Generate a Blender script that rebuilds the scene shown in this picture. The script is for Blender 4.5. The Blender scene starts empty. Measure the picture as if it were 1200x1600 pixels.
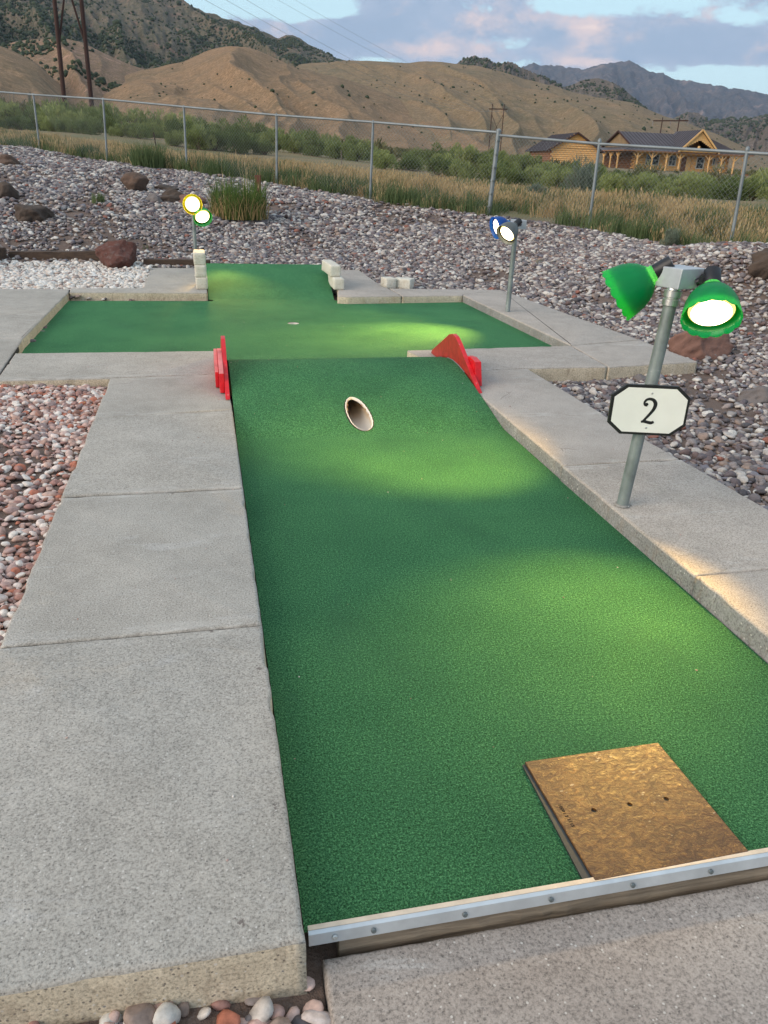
import bpy, bmesh, math, random
import numpy as np
from mathutils import Vector, Matrix
random.seed(7); RNG = np.random.default_rng(7)
C = bpy.context.scene.collection
SC = bpy.context.scene

# ------------------------------------------------------------------ camera
F = 1200.0
RM = np.array([[0.9760945040670842, -0.056385414582150434, 0.20990522659627106],
               [-0.2143794988437455, -0.4087995271054871, 0.8870875814223952],
               [0.03579035632034684, -0.9108806901349534, -0.4111148485931072]])
CAM = np.array([0.0, 0.0, 1.5])
def ray(px, py):
    v = np.array([px-600.0, py-800.0, F]); return RM @ (v/np.linalg.norm(v))
def g(px, py, z=0.0):
    d = ray(px, py); return CAM + d*((z-CAM[2])/d[2])
def at_y(px, py, y):
    d = ray(px, py); return CAM + d*(y/d[1])
def at_d(px, py, D):                      # horizontal distance D
    d = ray(px, py); return CAM + d*(D/math.hypot(d[0], d[1]))
def proj(p):
    c = RM.T @ (np.array(p, float)-CAM); return 600+F*c[0]/c[2], 800+F*c[1]/c[2]

cam_d = bpy.data.cameras.new('camera'); cam = bpy.data.objects.new('camera', cam_d); C.objects.link(cam)
r, u, b = RM[:, 0], -RM[:, 1], -RM[:, 2]
cam.matrix_world = Matrix(((r[0], u[0], b[0], CAM[0]), (r[1], u[1], b[1], CAM[1]), (r[2], u[2], b[2], CAM[2]), (0, 0, 0, 1)))
cam_d.sensor_fit = 'VERTICAL'; cam_d.sensor_height = 24; cam_d.lens = 24*F/1600
cam_d.clip_start = 0.05; cam_d.clip_end = 60000
SC.camera = cam
SC.view_settings.view_transform = 'Standard'; SC.view_settings.look = 'None'
SC.view_settings.exposure = 0.25; SC.view_settings.gamma = 1.0; SC.view_settings.use_curve_mapping = False

# ------------------------------------------------------------------ node helpers
class NT:
    def __init__(s, tree): s.t = tree; s.n = tree.nodes; s.l = tree.links
    def add(s, typ, ins=None, **kw):
        nd = s.n.new(typ)
        for k, v in kw.items(): setattr(nd, k, v)
        if ins:
            for k, v in ins.items(): s.set(nd, k, v)
        return nd
    def set(s, nd, k, v):
        sock = nd.inputs[k]
        if isinstance(v, bpy.types.NodeSocket): s.l.new(v, sock)
        elif isinstance(v, bpy.types.Node): s.l.new(v.outputs[0], sock)
        else: sock.default_value = v
    def math(s, op, a, b=0.0, c=None, clamp=False):
        nd = s.n.new('ShaderNodeMath'); nd.operation = op; nd.use_clamp = clamp
        s.set(nd, 0, a); s.set(nd, 1, b)
        if c is not None: s.set(nd, 2, c)
        return nd.outputs[0]
    def vmath(s, op, a, b=(0, 0, 0), out=0):
        nd = s.n.new('ShaderNodeVectorMath'); nd.operation = op
        s.set(nd, 0, a); s.set(nd, 1, b) if op not in ('LENGTH', 'NORMALIZE') else None
        return nd.outputs[out]
    def noise(s, vec, scale, detail=3, rough=.55, dist=0.0, out=0):
        nd = s.n.new('ShaderNodeTexNoise'); s.l.new(vec, nd.inputs['Vector'])
        nd.inputs['Scale'].default_value = scale; nd.inputs['Detail'].default_value = detail
        nd.inputs['Roughness'].default_value = rough; nd.inputs['Distortion'].default_value = dist
        return nd.outputs[out]
    def ramp(s, fac, stops, interp='LINEAR'):
        nd = s.n.new('ShaderNodeValToRGB'); s.l.new(fac, nd.inputs[0]); cr = nd.color_ramp; cr.interpolation = interp
        while len(cr.elements) < len(stops): cr.elements.new(0.5)
        for e, (p, c) in zip(cr.elements, stops):
            e.position = p; e.color = (*c, 1) if len(c) == 3 else c
        return nd.outputs[0]
    def mr(s, v, a, b, c=0.0, d=1.0, smooth=False):
        nd = s.n.new('ShaderNodeMapRange'); s.set(nd, 0, v)
        for i, x in enumerate((a, b, c, d)): nd.inputs[i+1].default_value = x
        if smooth: nd.interpolation_type = 'SMOOTHSTEP'
        return nd.outputs[0]
    def mix(s, fac, a, b, mode='MIX'):
        nd = s.n.new('ShaderNodeMix'); nd.data_type = 'RGBA'; nd.blend_type = mode; nd.clamp_factor = True
        s.set(nd, 0, fac)
        for k, v in ((6, a), (7, b)):
            if isinstance(v, tuple): v = (*v, 1) if len(v) == 3 else v
            s.set(nd, k, v)
        return nd.outputs[2]
    def sep(s, v):
        nd = s.n.new('ShaderNodeSeparateXYZ'); s.set(nd, 0, v); return nd.outputs
    def mapping(s, v, scale=(1, 1, 1), rot=(0, 0, 0), loc=(0, 0, 0)):
        nd = s.n.new('ShaderNodeMapping'); s.set(nd, 0, v)
        nd.inputs['Scale'].default_value = scale; nd.inputs['Rotation'].default_value = rot; nd.inputs['Location'].default_value = loc
        return nd.outputs[0]

# ------------------------------------------------------------------ sky and sun
SUN_EL, SUN_AZ = math.radians(7), math.radians(-112)      # azimuth clockwise from +Y
world = bpy.data.worlds.new('World'); SC.world = world; world.use_nodes = True
w = NT(world.node_tree); w.n.clear()
SKY_STR = 0.15
CK = 1.1/SKY_STR
sky = w.add('ShaderNodeTexSky'); sky.sky_type = 'NISHITA'; sky.sun_disc = False
sky.sun_elevation = SUN_EL; sky.sun_rotation = SUN_AZ; sky.altitude = 1500; sky.dust_density = 0.6; sky.ozone_density = 1.0
tc = w.add('ShaderNodeTexCoord'); D0 = tc.outputs['Generated']
def blobs(lst):
    acc = None
    for px, py, sx, sy, wt in lst:
        d = ray(px, py)
        v = w.vmath('SUBTRACT', D0, tuple(d))
        v = w.vmath('MULTIPLY', v, (F/sx, F/sx, F/sy))
        L = w.vmath('LENGTH', v, out=1)
        m = w.math('MULTIPLY', w.mr(L, 0, 1.0, 1, 0, smooth=True), wt)
        acc = m if acc is None else w.math('ADD', acc, m)
    return acc
dv = w.mapping(D0, scale=(1, 1, 2.2))
n1 = w.noise(dv, 5.5, 9, .62, .3)
n2 = w.noise(w.mapping(D0, scale=(1, 1, 2.2), loc=(3.1, 1.7, .4)), 9, 7, .62, .3)
n3 = w.noise(w.mapping(D0, scale=(1, 1, 1.8), loc=(7.1, 4.7, 1.4)), 30, 6, .65, .3)
dens = w.math('ADD', n1, blobs([(455, 62, 190, 42, .26), (620, 52, 190, 56, .22), (560, 45, 90, 24, .12), (620, 10, 60, 30, .12), (930, 62, 230, 46, .20), (1080, 62, 150, 46, .16), (1190, 85, 70, 26, .14), (690, 85, 120, 18, .12),
                               (330, 12, 130, 40, -.14), (480, 16, 130, 24, -.22), (560, 92, 110, 16, -.17), (795, 58, 80, 22, -.17), (765, 14, 40, 14, -.07), (880, 6, 90, 18, -.16),
                               (1100, 120, 180, 24, -.30), (1020, 97, 70, 13, -.18), (1150, 30, 60, 16, -.14)]))
dens = w.math('ADD', dens, w.math('MULTIPLY', w.math('SUBTRACT', n3, .5), .24))
fac = w.mr(dens, .415, .515, 0, 1, smooth=True)
warm = w.math('ADD', n2, blobs([(925, 42, 60, 22, .26), (752, 30, 60, 22, .26), (690, 74, 120, 18, .18), (915, 97, 60, 10, .24), (1060, 32, 90, 18, .18), (1180, 12, 60, 22, .14), (1180, 75, 60, 20, .10), (600, 80, 70, 18, .08)]))
warm = w.math('ADD', warm, w.math('MULTIPLY', w.math('SUBTRACT', n3, .5), .5))
wf = w.mr(warm, .50, .84, 0, 1, smooth=True)
shade_c = w.mix(w.mr(n3, .35, .65), (.27*CK, .36*CK, .50*CK), (.38*CK, .45*CK, .58*CK))
shade_c = w.mix(w.mr(dens, .5, .75), shade_c, (.28*CK, .37*CK, .51*CK))
shade_c = w.mix(w.mr(w.sep(D0)[2], .2, .6), shade_c, (.56*CK, .60*CK, .70*CK))
cloud_c = w.mix(wf, shade_c, (.66*CK, .54*CK, .54*CK))
cloud_c = w.mix(w.mr(warm, .80, 1.0, 0, .8, smooth=True), cloud_c, (1.05*CK, .82*CK, .66*CK))
zz = w.sep(D0)[2]
clear = w.mix(w.mr(zz, 0.0, .3), (.60*CK, .80*CK, .84*CK), (.45*CK, .70*CK, .84*CK))
clear = w.mix(.88, sky.outputs[0], clear)
skyc = w.mix(w.math('MULTIPLY', fac, .95), clear, cloud_c)
bg = w.add('ShaderNodeBackground', {'Color': skyc, 'Strength': SKY_STR})
wo = w.add('ShaderNodeOutputWorld', {'Surface': bg.outputs[0]})

sun_d = bpy.data.lights.new('sun', 'SUN'); sun_d.energy = 2.7; sun_d.angle = math.radians(45); sun_d.color = (1, .84, .68)
sun = bpy.data.objects.new('sun', sun_d); C.objects.link(sun)
LEL = math.radians(24)
sd = Vector((math.sin(SUN_AZ)*math.cos(LEL), math.cos(SUN_AZ)*math.cos(LEL), math.sin(LEL)))
sun.rotation_euler = (-sd).to_track_quat('-Z', 'Y').to_euler()

# ------------------------------------------------------------------ mesh helpers
def link(name, me, parent=None, mat=None):
    o = bpy.data.objects.new(name, me); C.objects.link(o)
    if parent: o.parent = parent
    if mat is not None and me is not None:
        for m in (mat if isinstance(mat, (list, tuple)) else [mat]): me.materials.append(m)
    return o
def tag(o, label=None, cat=None, group=None, kind=None):
    if label: o['label'] = label
    if cat: o['category'] = cat
    if group: o['group'] = group
    if kind: o['kind'] = kind
    return o
def empty(name, loc=(0, 0, 0), rz=0.0):
    o = bpy.data.objects.new(name, None); C.objects.link(o); o.location = loc; o.rotation_euler[2] = rz
    o.empty_display_size = .1; return o
class MB:
    def __init__(s): s.v = []; s.f = []; s.mi = []; s.m = 0
    def add(s, vs, fs):
        k = len(s.v); s.v += [tuple(map(float, p)) for p in vs]; s.f += [tuple(i+k for i in f) for f in fs]; s.mi += [s.m]*len(fs); return s
    def box(s, a, b_):
        x0, y0, z0 = a; x1, y1, z1 = b_
        return s.add([(x0,y0,z0),(x1,y0,z0),(x1,y1,z0),(x0,y1,z0),(x0,y0,z1),(x1,y0,z1),(x1,y1,z1),(x0,y1,z1)],
                     [(0,3,2,1),(4,5,6,7),(0,1,5,4),(1,2,6,5),(2,3,7,6),(3,0,4,7)])
    def hexa(s, p):   # 8 points like box
        return s.add(p, [(0,3,2,1),(4,5,6,7),(0,1,5,4),(1,2,6,5),(2,3,7,6),(3,0,4,7)])
    def beam(s, a, b_, wd, ht, up=(0, 0, 1)):
        a = Vector(a); b_ = Vector(b_); d = (b_-a).normalized(); sd_ = d.cross(Vector(up)).normalized(); u_ = sd_.cross(d)
        q = [(-1,-1),(1,-1),(1,1),(-1,1)]
        return s.add([a+sd_*(i*wd/2)+u_*(j*ht/2) for i, j in q]+[b_+sd_*(i*wd/2)+u_*(j*ht/2) for i, j in q],
                     [(0,1,2,3),(7,6,5,4),(0,4,5,1),(1,5,6,2),(2,6,7,3),(3,7,4,0)])
    def lathe(s, prof, org, axis, seg=24, caps=True, rf=None):
        ax = Vector(axis).normalized(); t = Vector((0, 0, 1)) if abs(ax.z) < .9 else Vector((1, 0, 0))
        e1 = ax.cross(t).normalized(); e2 = ax.cross(e1); o = Vector(org); vs = []; fs = []
        for i, (tt, rr) in enumerate(prof):
            for k in range(seg):
                th = 2*math.pi*k/seg; dt = rf(i, th) if rf else 0
                vs.append(o+ax*(tt+dt)+(e1*math.cos(th)+e2*math.sin(th))*rr)
        n = len(prof)
        for i in range(n-1):
            for k in range(seg):
                k2 = (k+1) % seg; fs.append((i*seg+k, i*seg+k2, (i+1)*seg+k2, (i+1)*seg+k))
        if caps: fs.append(tuple(range(seg-1, -1, -1))); fs.append(tuple(range((n-1)*seg, n*seg)))
        return s.add(vs, fs)
    def tube(s, a, b_, r0, r1=None, seg=12):
        a = Vector(a); b_ = Vector(b_); r1 = r0 if r1 is None else r1
        return s.lathe([(0, r0), ((b_-a).length, r1)], a, b_-a, seg)
    def prism(s, poly, ax, lo, hi):   # poly of 2D pts, ax = extruded axis index
        def P(p, h):
            q = list(p); q.insert(ax, h); return q
        n = len(poly)
        return s.add([P(p, lo) for p in poly]+[P(p, hi) for p in poly],
                     [tuple(range(n-1, -1, -1)), tuple(range(n, 2*n))]+[(i, (i+1) % n, (i+1) % n+n, i+n) for i in range(n)])
    def mesh(s, name, smooth=False):
        me = bpy.data.meshes.new(name); me.from_pydata(s.v, [], s.f)
        if any(s.mi): me.polygons.foreach_set('material_index', s.mi)
        bm = bmesh.new(); bm.from_mesh(me); bmesh.ops.recalc_face_normals(bm, faces=bm.faces)
        bm.to_mesh(me); bm.free()
        if smooth: me.polygons.foreach_set('use_smooth', [True]*len(me.polygons))
        me.update(); return me
    def build(s, name, mat, parent=None, smooth=False, bevel=0, autos=False):
        me = s.mesh(name, smooth)
        if bevel:
            bm = bmesh.new(); bm.from_mesh(me)
            bmesh.ops.bevel(bm, geom=[e for e in bm.edges if len(e.link_faces) == 2 and e.calc_face_angle(0) > .5], offset=bevel, segments=2, affect='EDGES', profile=.6)
            bm.to_mesh(me); bm.free()
        if autos:
            try: me.set_sharp_from_angle(angle=math.radians(40)); me.polygons.foreach_set('use_smooth', [True]*len(me.polygons))
            except Exception: pass
        return link(name, me, parent, mat)
def np_mesh(name, V, Fc, smooth=False):
    me = bpy.data.meshes.new(name); V = np.asarray(V, np.float32); Fc = np.asarray(Fc, np.int32); k = Fc.shape[1]
    me.vertices.add(len(V)); me.vertices.foreach_set('co', V.ravel())
    me.loops.add(Fc.size); me.loops.foreach_set('vertex_index', Fc.ravel())
    me.polygons.add(len(Fc)); me.polygons.foreach_set('loop_start', np.arange(0, Fc.size, k, dtype=np.int32))
    me.polygons.foreach_set('loop_total', np.full(len(Fc), k, np.int32))
    if smooth: me.polygons.foreach_set('use_smooth', np.ones(len(Fc), bool))
    me.update(calc_edges=True); me.validate(); return me
def grid_faces(nu, nv):
    i = np.arange(nu-1)[:, None]*nv+np.arange(nv-1)[None, :]
    return np.stack([i, i+nv, i+nv+1, i+1], -1).reshape(-1, 4)
_P = RNG.permutation(4096)
def vn(x, y, seed=0):
    x = np.asarray(x, float)+seed*17.31; y = np.asarray(y, float)+seed*9.77
    xi = np.floor(x).astype(int); yi = np.floor(y).astype(int); fx = x-xi; fy = y-yi
    fx = fx*fx*fx*(fx*(fx*6-15)+10); fy = fy*fy*fy*(fy*(fy*6-15)+10)
    h = lambda a, b_: _P[(_P[a & 4095]+b_) & 4095]/4095.0
    return (h(xi, yi)*(1-fx)+h(xi+1, yi)*fx)*(1-fy)+(h(xi, yi+1)*(1-fx)+h(xi+1, yi+1)*fx)*fy
def fbm(x, y, oct_=5, seed=0, ridge=False, gain=.5):
    a = 1; s = 0; t = 0
    for o in range(oct_):
        n = vn(x*2**o, y*2**o, seed+o)
        if ridge: n = 1-abs(2*n-1)
        s += a*n; t += a; a *= gain
    return s/t

# ------------------------------------------------------------------ materials
def mat(name, col=(.5, .5, .5), rough=.8, metal=0.0, spec=None):
    m = bpy.data.materials.new(name); m.use_nodes = True; t = NT(m.node_tree); p = t.n['Principled BSDF']
    p.inputs['Base Color'].default_value = (*col, 1); p.inputs['Roughness'].default_value = rough; p.inputs['Metallic'].default_value = metal
    if spec is not None: p.inputs['Specular IOR Level'].default_value = spec
    return m, t, p
def bump(t, p, h, strength=.5, dist=.01, prev=None):
    nd = t.add('ShaderNodeBump', {'Height': h, 'Strength': strength, 'Distance': dist})
    if prev is not None: t.l.new(prev, nd.inputs['Normal'])
    t.l.new(nd.outputs[0], p.inputs['Normal']); return nd.outputs[0]
def pos(t): return t.add('ShaderNodeNewGeometry').outputs['Position']
def objc(t): return t.add('ShaderNodeTexCoord').outputs['Object']
def simple(name, col, rough=.7, metal=0.0, var=.25, scale=8, bscale=60, bst=.2, bd=.004, coords='obj', spec=None):
    m, t, p = mat(name, col, rough, metal, spec); v = objc(t) if coords == 'obj' else pos(t)
    n = t.noise(v, scale, 4, .6)
    c = t.mix(t.mr(n, .3, .7), tuple(x*(1-var) for x in col), tuple(min(1, x*(1+var)) for x in col))
    t.l.new(c, p.inputs['Base Color']); bump(t, p, t.noise(v, bscale, 3), bst, bd)
    return m
ZSC = .085
def concrete(name, a=(.27, .25, .225), b_=(.36, .335, .30), fleck=.35, coarse=1.0, side=False, joints=(), scars=()):
    m, t, p = mat(name, a, .9, spec=.25); v = pos(t)
    n = t.noise(v, 1.6, 5, .6, .3); n2 = t.noise(v, 7, 5, .65); n3 = t.noise(v, 170/coarse, 3, .7)
    c = t.mix(t.mr(n, .3, .7), a, b_)
    c = t.mix(t.mr(n2, .35, .75, 0, .55), c, tuple(min(1, x*1.22) for x in b_))
    c = t.mix(t.mr(t.noise(t.mapping(v, scale=(1.5, 5, 1)), 2.2, 6, .7, .6), .58, .70, 0, .5), c, (.52, .50, .47))
    c = t.mix(t.mr(t.noise(v, .9, 5, .7, 1.2), .5, .72, 0, .35), c, tuple(x*.72 for x in a))
    c = t.mix(t.mr(t.noise(t.mapping(v, scale=(1, 1, 1), loc=(5, 3, 0)), 1.1, 6, .75, .5), .60, .72, 0, .35), c, (b_[0]*1.15, b_[1]*1.02, b_[2]*.88))
    c = t.mix(1.0, c, t.ramp(t.mr(n3, .3, .7), [(0, (.44, .44, .44)), (.5, (.96, .96, .96)), (1, (1.25, 1.25, 1.25))]), 'MULTIPLY')
    vo = t.add('ShaderNodeTexVoronoi', {'Vector': v, 'Scale': 150/coarse}); vo.feature = 'F1'
    rnd = t.sep(vo.outputs['Color'])
    pick = t.math('MULTIPLY', t.math('LESS_THAN', vo.outputs['Distance'], .36), t.math('GREATER_THAN', rnd[0], .955))
    c = t.mix(t.math('MULTIPLY', pick, fleck+.35), c, (.62, .59, .54))
    pick2 = t.math('MULTIPLY', t.math('LESS_THAN', vo.outputs['Distance'], .3), t.math('LESS_THAN', rnd[1], .07))
    c = t.mix(t.math('MULTIPLY', pick2, .7), c, (.10, .09, .085))
    # sparse pits and hairline stains
    pit = t.math('LESS_THAN', t.noise(v, 38, 3, .7), .285)
    c = t.mix(t.math('MULTIPLY', pit, .55), c, (.13, .12, .11))
    sv = t.sep(v); wob = t.math('MULTIPLY', t.math('SUBTRACT', t.noise(v, 3.5, 5, .7), .5), .16)
    if joints:
        dmin = None
        for yj in joints:
            dd = t.math('ABSOLUTE', t.math('SUBTRACT', t.math('ADD', sv[1], wob), yj)); dmin = dd if dmin is None else t.math('MINIMUM', dmin, dd)
        band = t.math('MULTIPLY', t.mr(dmin, .0, .07, 1, 0), t.mr(t.noise(t.mapping(v, scale=(1, 6, 1)), 4, 5, .7, .4), .46, .62))
        c = t.mix(t.math('MULTIPLY', band, .55), c, (.60, .575, .53))
        dirt = t.math('MULTIPLY', t.mr(dmin, .0, .035, 1, 0), t.mr(t.noise(v, 12, 4, .7), .50, .66)); c = t.mix(t.math('MULTIPLY', dirt, .45), c, (.16, .135, .11))
    for sx, sy, sr in scars:
        d2_ = t.vmath('LENGTH', t.vmath('MULTIPLY', t.vmath('SUBTRACT', v, (sx, sy, ZSC)), (1.4, .8, 1)), out=1)
        k = t.math('GREATER_THAN', t.math('ADD', t.noise(v, 55, 4, .75), t.mr(d2_, 0, sr, .18, -.35)), .62); c = t.mix(t.math('MULTIPLY', k, .75), c, (.13, .105, .095))
    if side:
        c = t.mix(t.mr(t.noise(t.mapping(v, scale=(6, 6, 2.5)), 3, 5, .7), .52, .72, 0, .5), c, (.22, .16, .11))
    ck = t.add('ShaderNodeTexVoronoi', {'Vector': t.mix(.06, v, t.noise(v, 5, 4, .6, out=1)), 'Scale': 1.15}); ck.feature = 'DISTANCE_TO_EDGE'
    crk = t.math('MULTIPLY', t.math('LESS_THAN', ck.outputs['Distance'], .0035), t.math('GREATER_THAN', t.noise(v, 1.3, 2), .615))
    c = t.mix(t.math('MULTIPLY', crk, .45), c, (.10, .09, .08))
    t.l.new(c, p.inputs['Base Color'])
    b1 = bump(t, p, n3, .45, .0025*coarse); bump(t, p, t.noise(v, 14, 5, .6), .25, .01, b1)
    return m
M = {}
M['concrete'] = concrete('concrete_top', (.335, .311, .272), (.425, .396, .350), joints=(2.218, 3.423, 4.65, 5.56, 6.90, 8.003), scars=[(*g(378, 1440, .085)[:2], .06), (*g(430, 1262, .085)[:2], .045), (*g(405, 1045, .085)[:2], .05), (*g(330, 985, .085)[:2], .04), (*g(270, 770, .085)[:2], .04)])
M['concrete_tan'] = concrete('concrete_top_tan', (.345, .31, .27), (.435, .39, .345), joints=(2.297, 3.512, 4.38, 5.57, 6.39), scars=[(*g(880, 738, .085)[:2], .05), (*g(985, 790, .085)[:2], .05), (*g(955, 800, .085)[:2], .05), (*g(1090, 905, .085)[:2], .05)])
M['concrete_agg'] = concrete('concrete_aggregate', (.29, .25, .22), (.36, .32, .285), .35, 1.15)
M['con_side'] = concrete('concrete_side', (.45, .37, .26), (.62, .54, .41), .3, 1.4, side=True)
M['con_side_grey'] = concrete('concrete_side_grey', (.20, .20, .19), (.29, .285, .27), .3, 1.6, side=True)

def turf():
    m, t, p = mat('turf_carpet', (.025, .19, .085), .95, spec=.15); v = pos(t)
    xy = t.mapping(v, scale=(1, 1, 0))
    n0 = t.noise(v, 1.3, 4, .6); n1 = t.noise(v, 55, 3, .7); n2 = t.noise(v, 190, 3, .75); n3 = t.noise(v, 420, 2, .6)
    c = t.mix(t.mr(n0, .3, .7), (.044, .182, .078), (.068, .248, .100))
    f = t.math('ADD', t.math('MULTIPLY', n2, .6), t.math('MULTIPLY', n3, .4))
    c = t.mix(1.0, c, t.ramp(t.mr(f, .36, .64), [(0, (.16, .20, .16)), (.5, (.95, .95, .95)), (1, (2.6, 2.1, 2.1))]), 'MULTIPLY')
    n4 = t.noise(v, 95, 4, .8)
    c = t.mix(1.0, c, t.ramp(n4, [(.30, (.45, .50, .45)), (.5, (.98, .98, .98)), (.70, (1.8, 1.5, 1.6))]), 'MULTIPLY')
    c = t.mix(t.mr(n1, .40, .80, 0, .30), c, (.055, .22, .10))
    c = t.mix(t.mr(t.noise(t.mapping(v, scale=(1, .45, 1)), 3.2, 5, .7, .6), .52, .72, 0, .38), c, (.050, .150, .080))
    # woven backing rows of the carpet, worn through here and there
    s = t.sep(v)
    row = t.math('MULTIPLY', t.math('SINE', t.math('MULTIPLY', s[0], 2*math.pi/.0085)), t.math('SINE', t.math('MULTIPLY', s[1], 2*math.pi/.0105)))
    wm = t.mr(t.noise(v, 2.4, 3), .50, .66, 0, 1)
    c = t.mix(t.math('MULTIPLY', t.mr(row, -.9, -.1, .6, 0), wm), c, (.008, .06, .03))
    spk = t.add('ShaderNodeTexVoronoi', {'Vector': v, 'Scale': 11}); rr = t.sep(spk.outputs['Color'])
    c = t.mix(t.math('MULTIPLY', t.math('LESS_THAN', spk.outputs['Distance'], .035), t.math('GREATER_THAN', rr[0], .86)), c, (.25, .22, .15))
    t.l.new(c, p.inputs['Base Color'])
    b1 = bump(t, p, f, .9, .006); bump(t, p, n4, .8, .009, b1)
    p.inputs['Sheen Weight'].default_value = .0; p.inputs['Sheen Tint'].default_value = (.35, .8, .5, 1)
    return m
M['turf'] = turf()
M['galv'] = simple('galvanised_steel', (.20, .225, .225), .42, .75, .3, 14, 90, .15, .001)
M['galv_post'] = simple('galvanised_pipe', (.24, .275, .27), .5, .35, .28, 9, 120, .15, .001)
M['fence_galv'] = simple('fence_steel', (.22, .25, .26), .5, .35, .2, 3, 60, .1, .001)
M['alu'] = simple('aluminium_strip', (.60, .64, .66), .38, .55, .12, 12, 150, .12, .0006)
M['alu_edge'] = simple('aluminium_lip', (.66, .56, .44), .5, .2, .15, 25, 150, .12, .0006)
M['zinc'] = simple('zinc_fitting', (.62, .63, .60), .3, .8, .15, 20, 90, .15, .001)
M['box_grey'] = simple('grey_painted_box', (.44, .47, .49), .42, .2, .08, 30, 200, .08, .0006)
M['black'] = simple('black_plastic', (.010, .011, .014), .45, 0, .3, 30, 150, .15, .001)
M['dark'] = simple('dark_grey_enamel', (.045, .05, .05), .35, .3, .2, 30, 150, .1, .001)
M['cavity'] = mat('dark_cavity', (.006, .006, .006), 1)[0]
M['red'] = simple('red_paint', (.62, .008, .014), .38, 0, .22, 14, 70, .3, .0015, spec=.4)
def scuff(m, col, thr=.64, sc=28):
    t = NT(m.node_tree); p = t.n['Principled BSDF']; cur = p.inputs['Base Color'].links[0].from_socket
    k = t.mr(t.noise(objc(t), sc, 5, .75, .5), thr, thr+.03, 0, .8); t.l.new(t.mix(k, cur, col), p.inputs['Base Color'])
scuff(M['red'], (.50, .26, .22)); scuff(M['galv_post'], (.30, .24, .18), .66, 22); scuff(M['galv_post'], (.42, .45, .45), .63, 9)
M['red_fade'] = simple('faded_red_paint', (.70, .20, .19), .7, 0, .25, 12, 90, .3, .002)
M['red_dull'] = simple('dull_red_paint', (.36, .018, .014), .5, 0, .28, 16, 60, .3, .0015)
M['white_cup'] = simple('white_plastic', (.70, .69, .65), .5, 0, .06, 20, 80, .05, .001)
M['sign_white'] = simple('sign_white', (.80, .81, .74), .55, 0, .035, 9, 80, .05, .001)
M['sign_black'] = simple('sign_black', (.008, .009, .008), .5, 0, .3, 12, 80, .1, .001)
scuff(M['sign_white'], (.55, .53, .46), .67, 16)
M['cavity_dirt'] = simple('joint_dirt', (.030, .025, .020), .95, 0, .4, 30, 120, .3, .003, 'pos')
M['dirt'] = simple('dirt', (.085, .055, .04), .95, 0, .4, 5, 40, .6, .02, 'pos')
def pvc():
    m, t, p = mat('stained_pipe', (.7, .6, .45), .5); v = pos(t); s = t.sep(v)
    n = t.noise(v, 14, 5, .65)
    h = t.math('ADD', t.math('MULTIPLY', t.math('SUBTRACT', s[2], .0), 9.0), t.math('MULTIPLY', n, .55))
    c = t.ramp(t.mr(h, .15, 1.25), [(0, (.62, .60, .56)), (.35, (.55, .40, .22)), (.7, (.32, .15, .05)), (1, (.12, .05, .02))])  # pale at the bottom, turning dark brown towards the top
    t.l.new(c, p.inputs['Base Color']); bump(t, p, n, .2, .004); return m
M['pvc'] = pvc()
def wood(name, a, b_, sc=(1, 14, 14), rough=.85, bst=.5):
    m, t, p = mat(name, a, rough); v = objc(t); vv = t.mapping(v, scale=sc)
    n = t.noise(vv, 3, 6, .65, .5); n2 = t.noise(v, 5, 4)
    c = t.mix(t.mr(n, .3, .7), a, b_); c = t.mix(t.mr(n2, .5, .8, 0, .5), c, tuple(x*.45 for x in a))
    t.l.new(c, p.inputs['Base Color']); bump(t, p, n, bst, .008); return m
M['timber'] = wood('weathered_timber', (.11, .085, .06), (.36, .29, .21))
M['sleeper'] = wood('dark_sleeper', (.035, .022, .016), (.10, .062, .04))
M['pole_wood'] = wood('pole_wood', (.035, .016, .013), (.075, .034, .026), (12, 12, 1))
M['grey_wood'] = wood('grey_wood', (.10, .085, .065), (.22, .19, .15), (12, 12, 1))
M['rust'] = wood('rusty_post', (.10, .035, .022), (.20, .075, .045), (8, 8, 1))
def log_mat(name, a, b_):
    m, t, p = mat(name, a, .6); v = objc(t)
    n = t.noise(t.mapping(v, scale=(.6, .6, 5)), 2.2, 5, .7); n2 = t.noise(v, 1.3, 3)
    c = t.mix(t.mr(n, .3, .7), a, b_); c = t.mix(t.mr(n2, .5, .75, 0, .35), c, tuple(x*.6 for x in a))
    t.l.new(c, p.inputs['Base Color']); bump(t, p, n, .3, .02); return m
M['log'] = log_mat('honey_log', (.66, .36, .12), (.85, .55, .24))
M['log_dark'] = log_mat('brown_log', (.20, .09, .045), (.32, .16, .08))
M['roof'] = simple('metal_roof', (.062, .050, .056), .5, .15, .15, .8, 6, .1, .01)
M['fascia'] = simple('fascia', (.05, .022, .018), .6, 0, .2, 3)
M['gable_tan'] = simple('gable_boards', (.24, .165, .09), .8, 0, .2, 1.5, 14, .2, .01)
M['glass'] = mat('window_glass', (.03, .035, .035), .08)[0]
M['win_white'] = mat('window_frame_paint', (.55, .55, .50), .6)[0]
M['door'] = simple('door_wood', (.16, .065, .03), .5, 0, .2, 3)
M['insul'] = mat('porcelain', (.22, .2, .19), .3)[0]
def brick_m():
    m, t, p = mat('cream_block', (.5, .45, .34), .85); v = pos(t)
    n = t.noise(v, 12, 5, .7); n2 = t.noise(v, 60, 3)
    c = t.mix(t.mr(n, .35, .7), (.66, .64, .56), (.56, .51, .41)); c = t.mix(t.mr(n2, .55, .7, 0, .5), c, (.30, .27, .20))
    t.l.new(c, p.inputs['Base Color']); bump(t, p, n2, .4, .006); return m
M['brick'] = brick_m()
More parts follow.
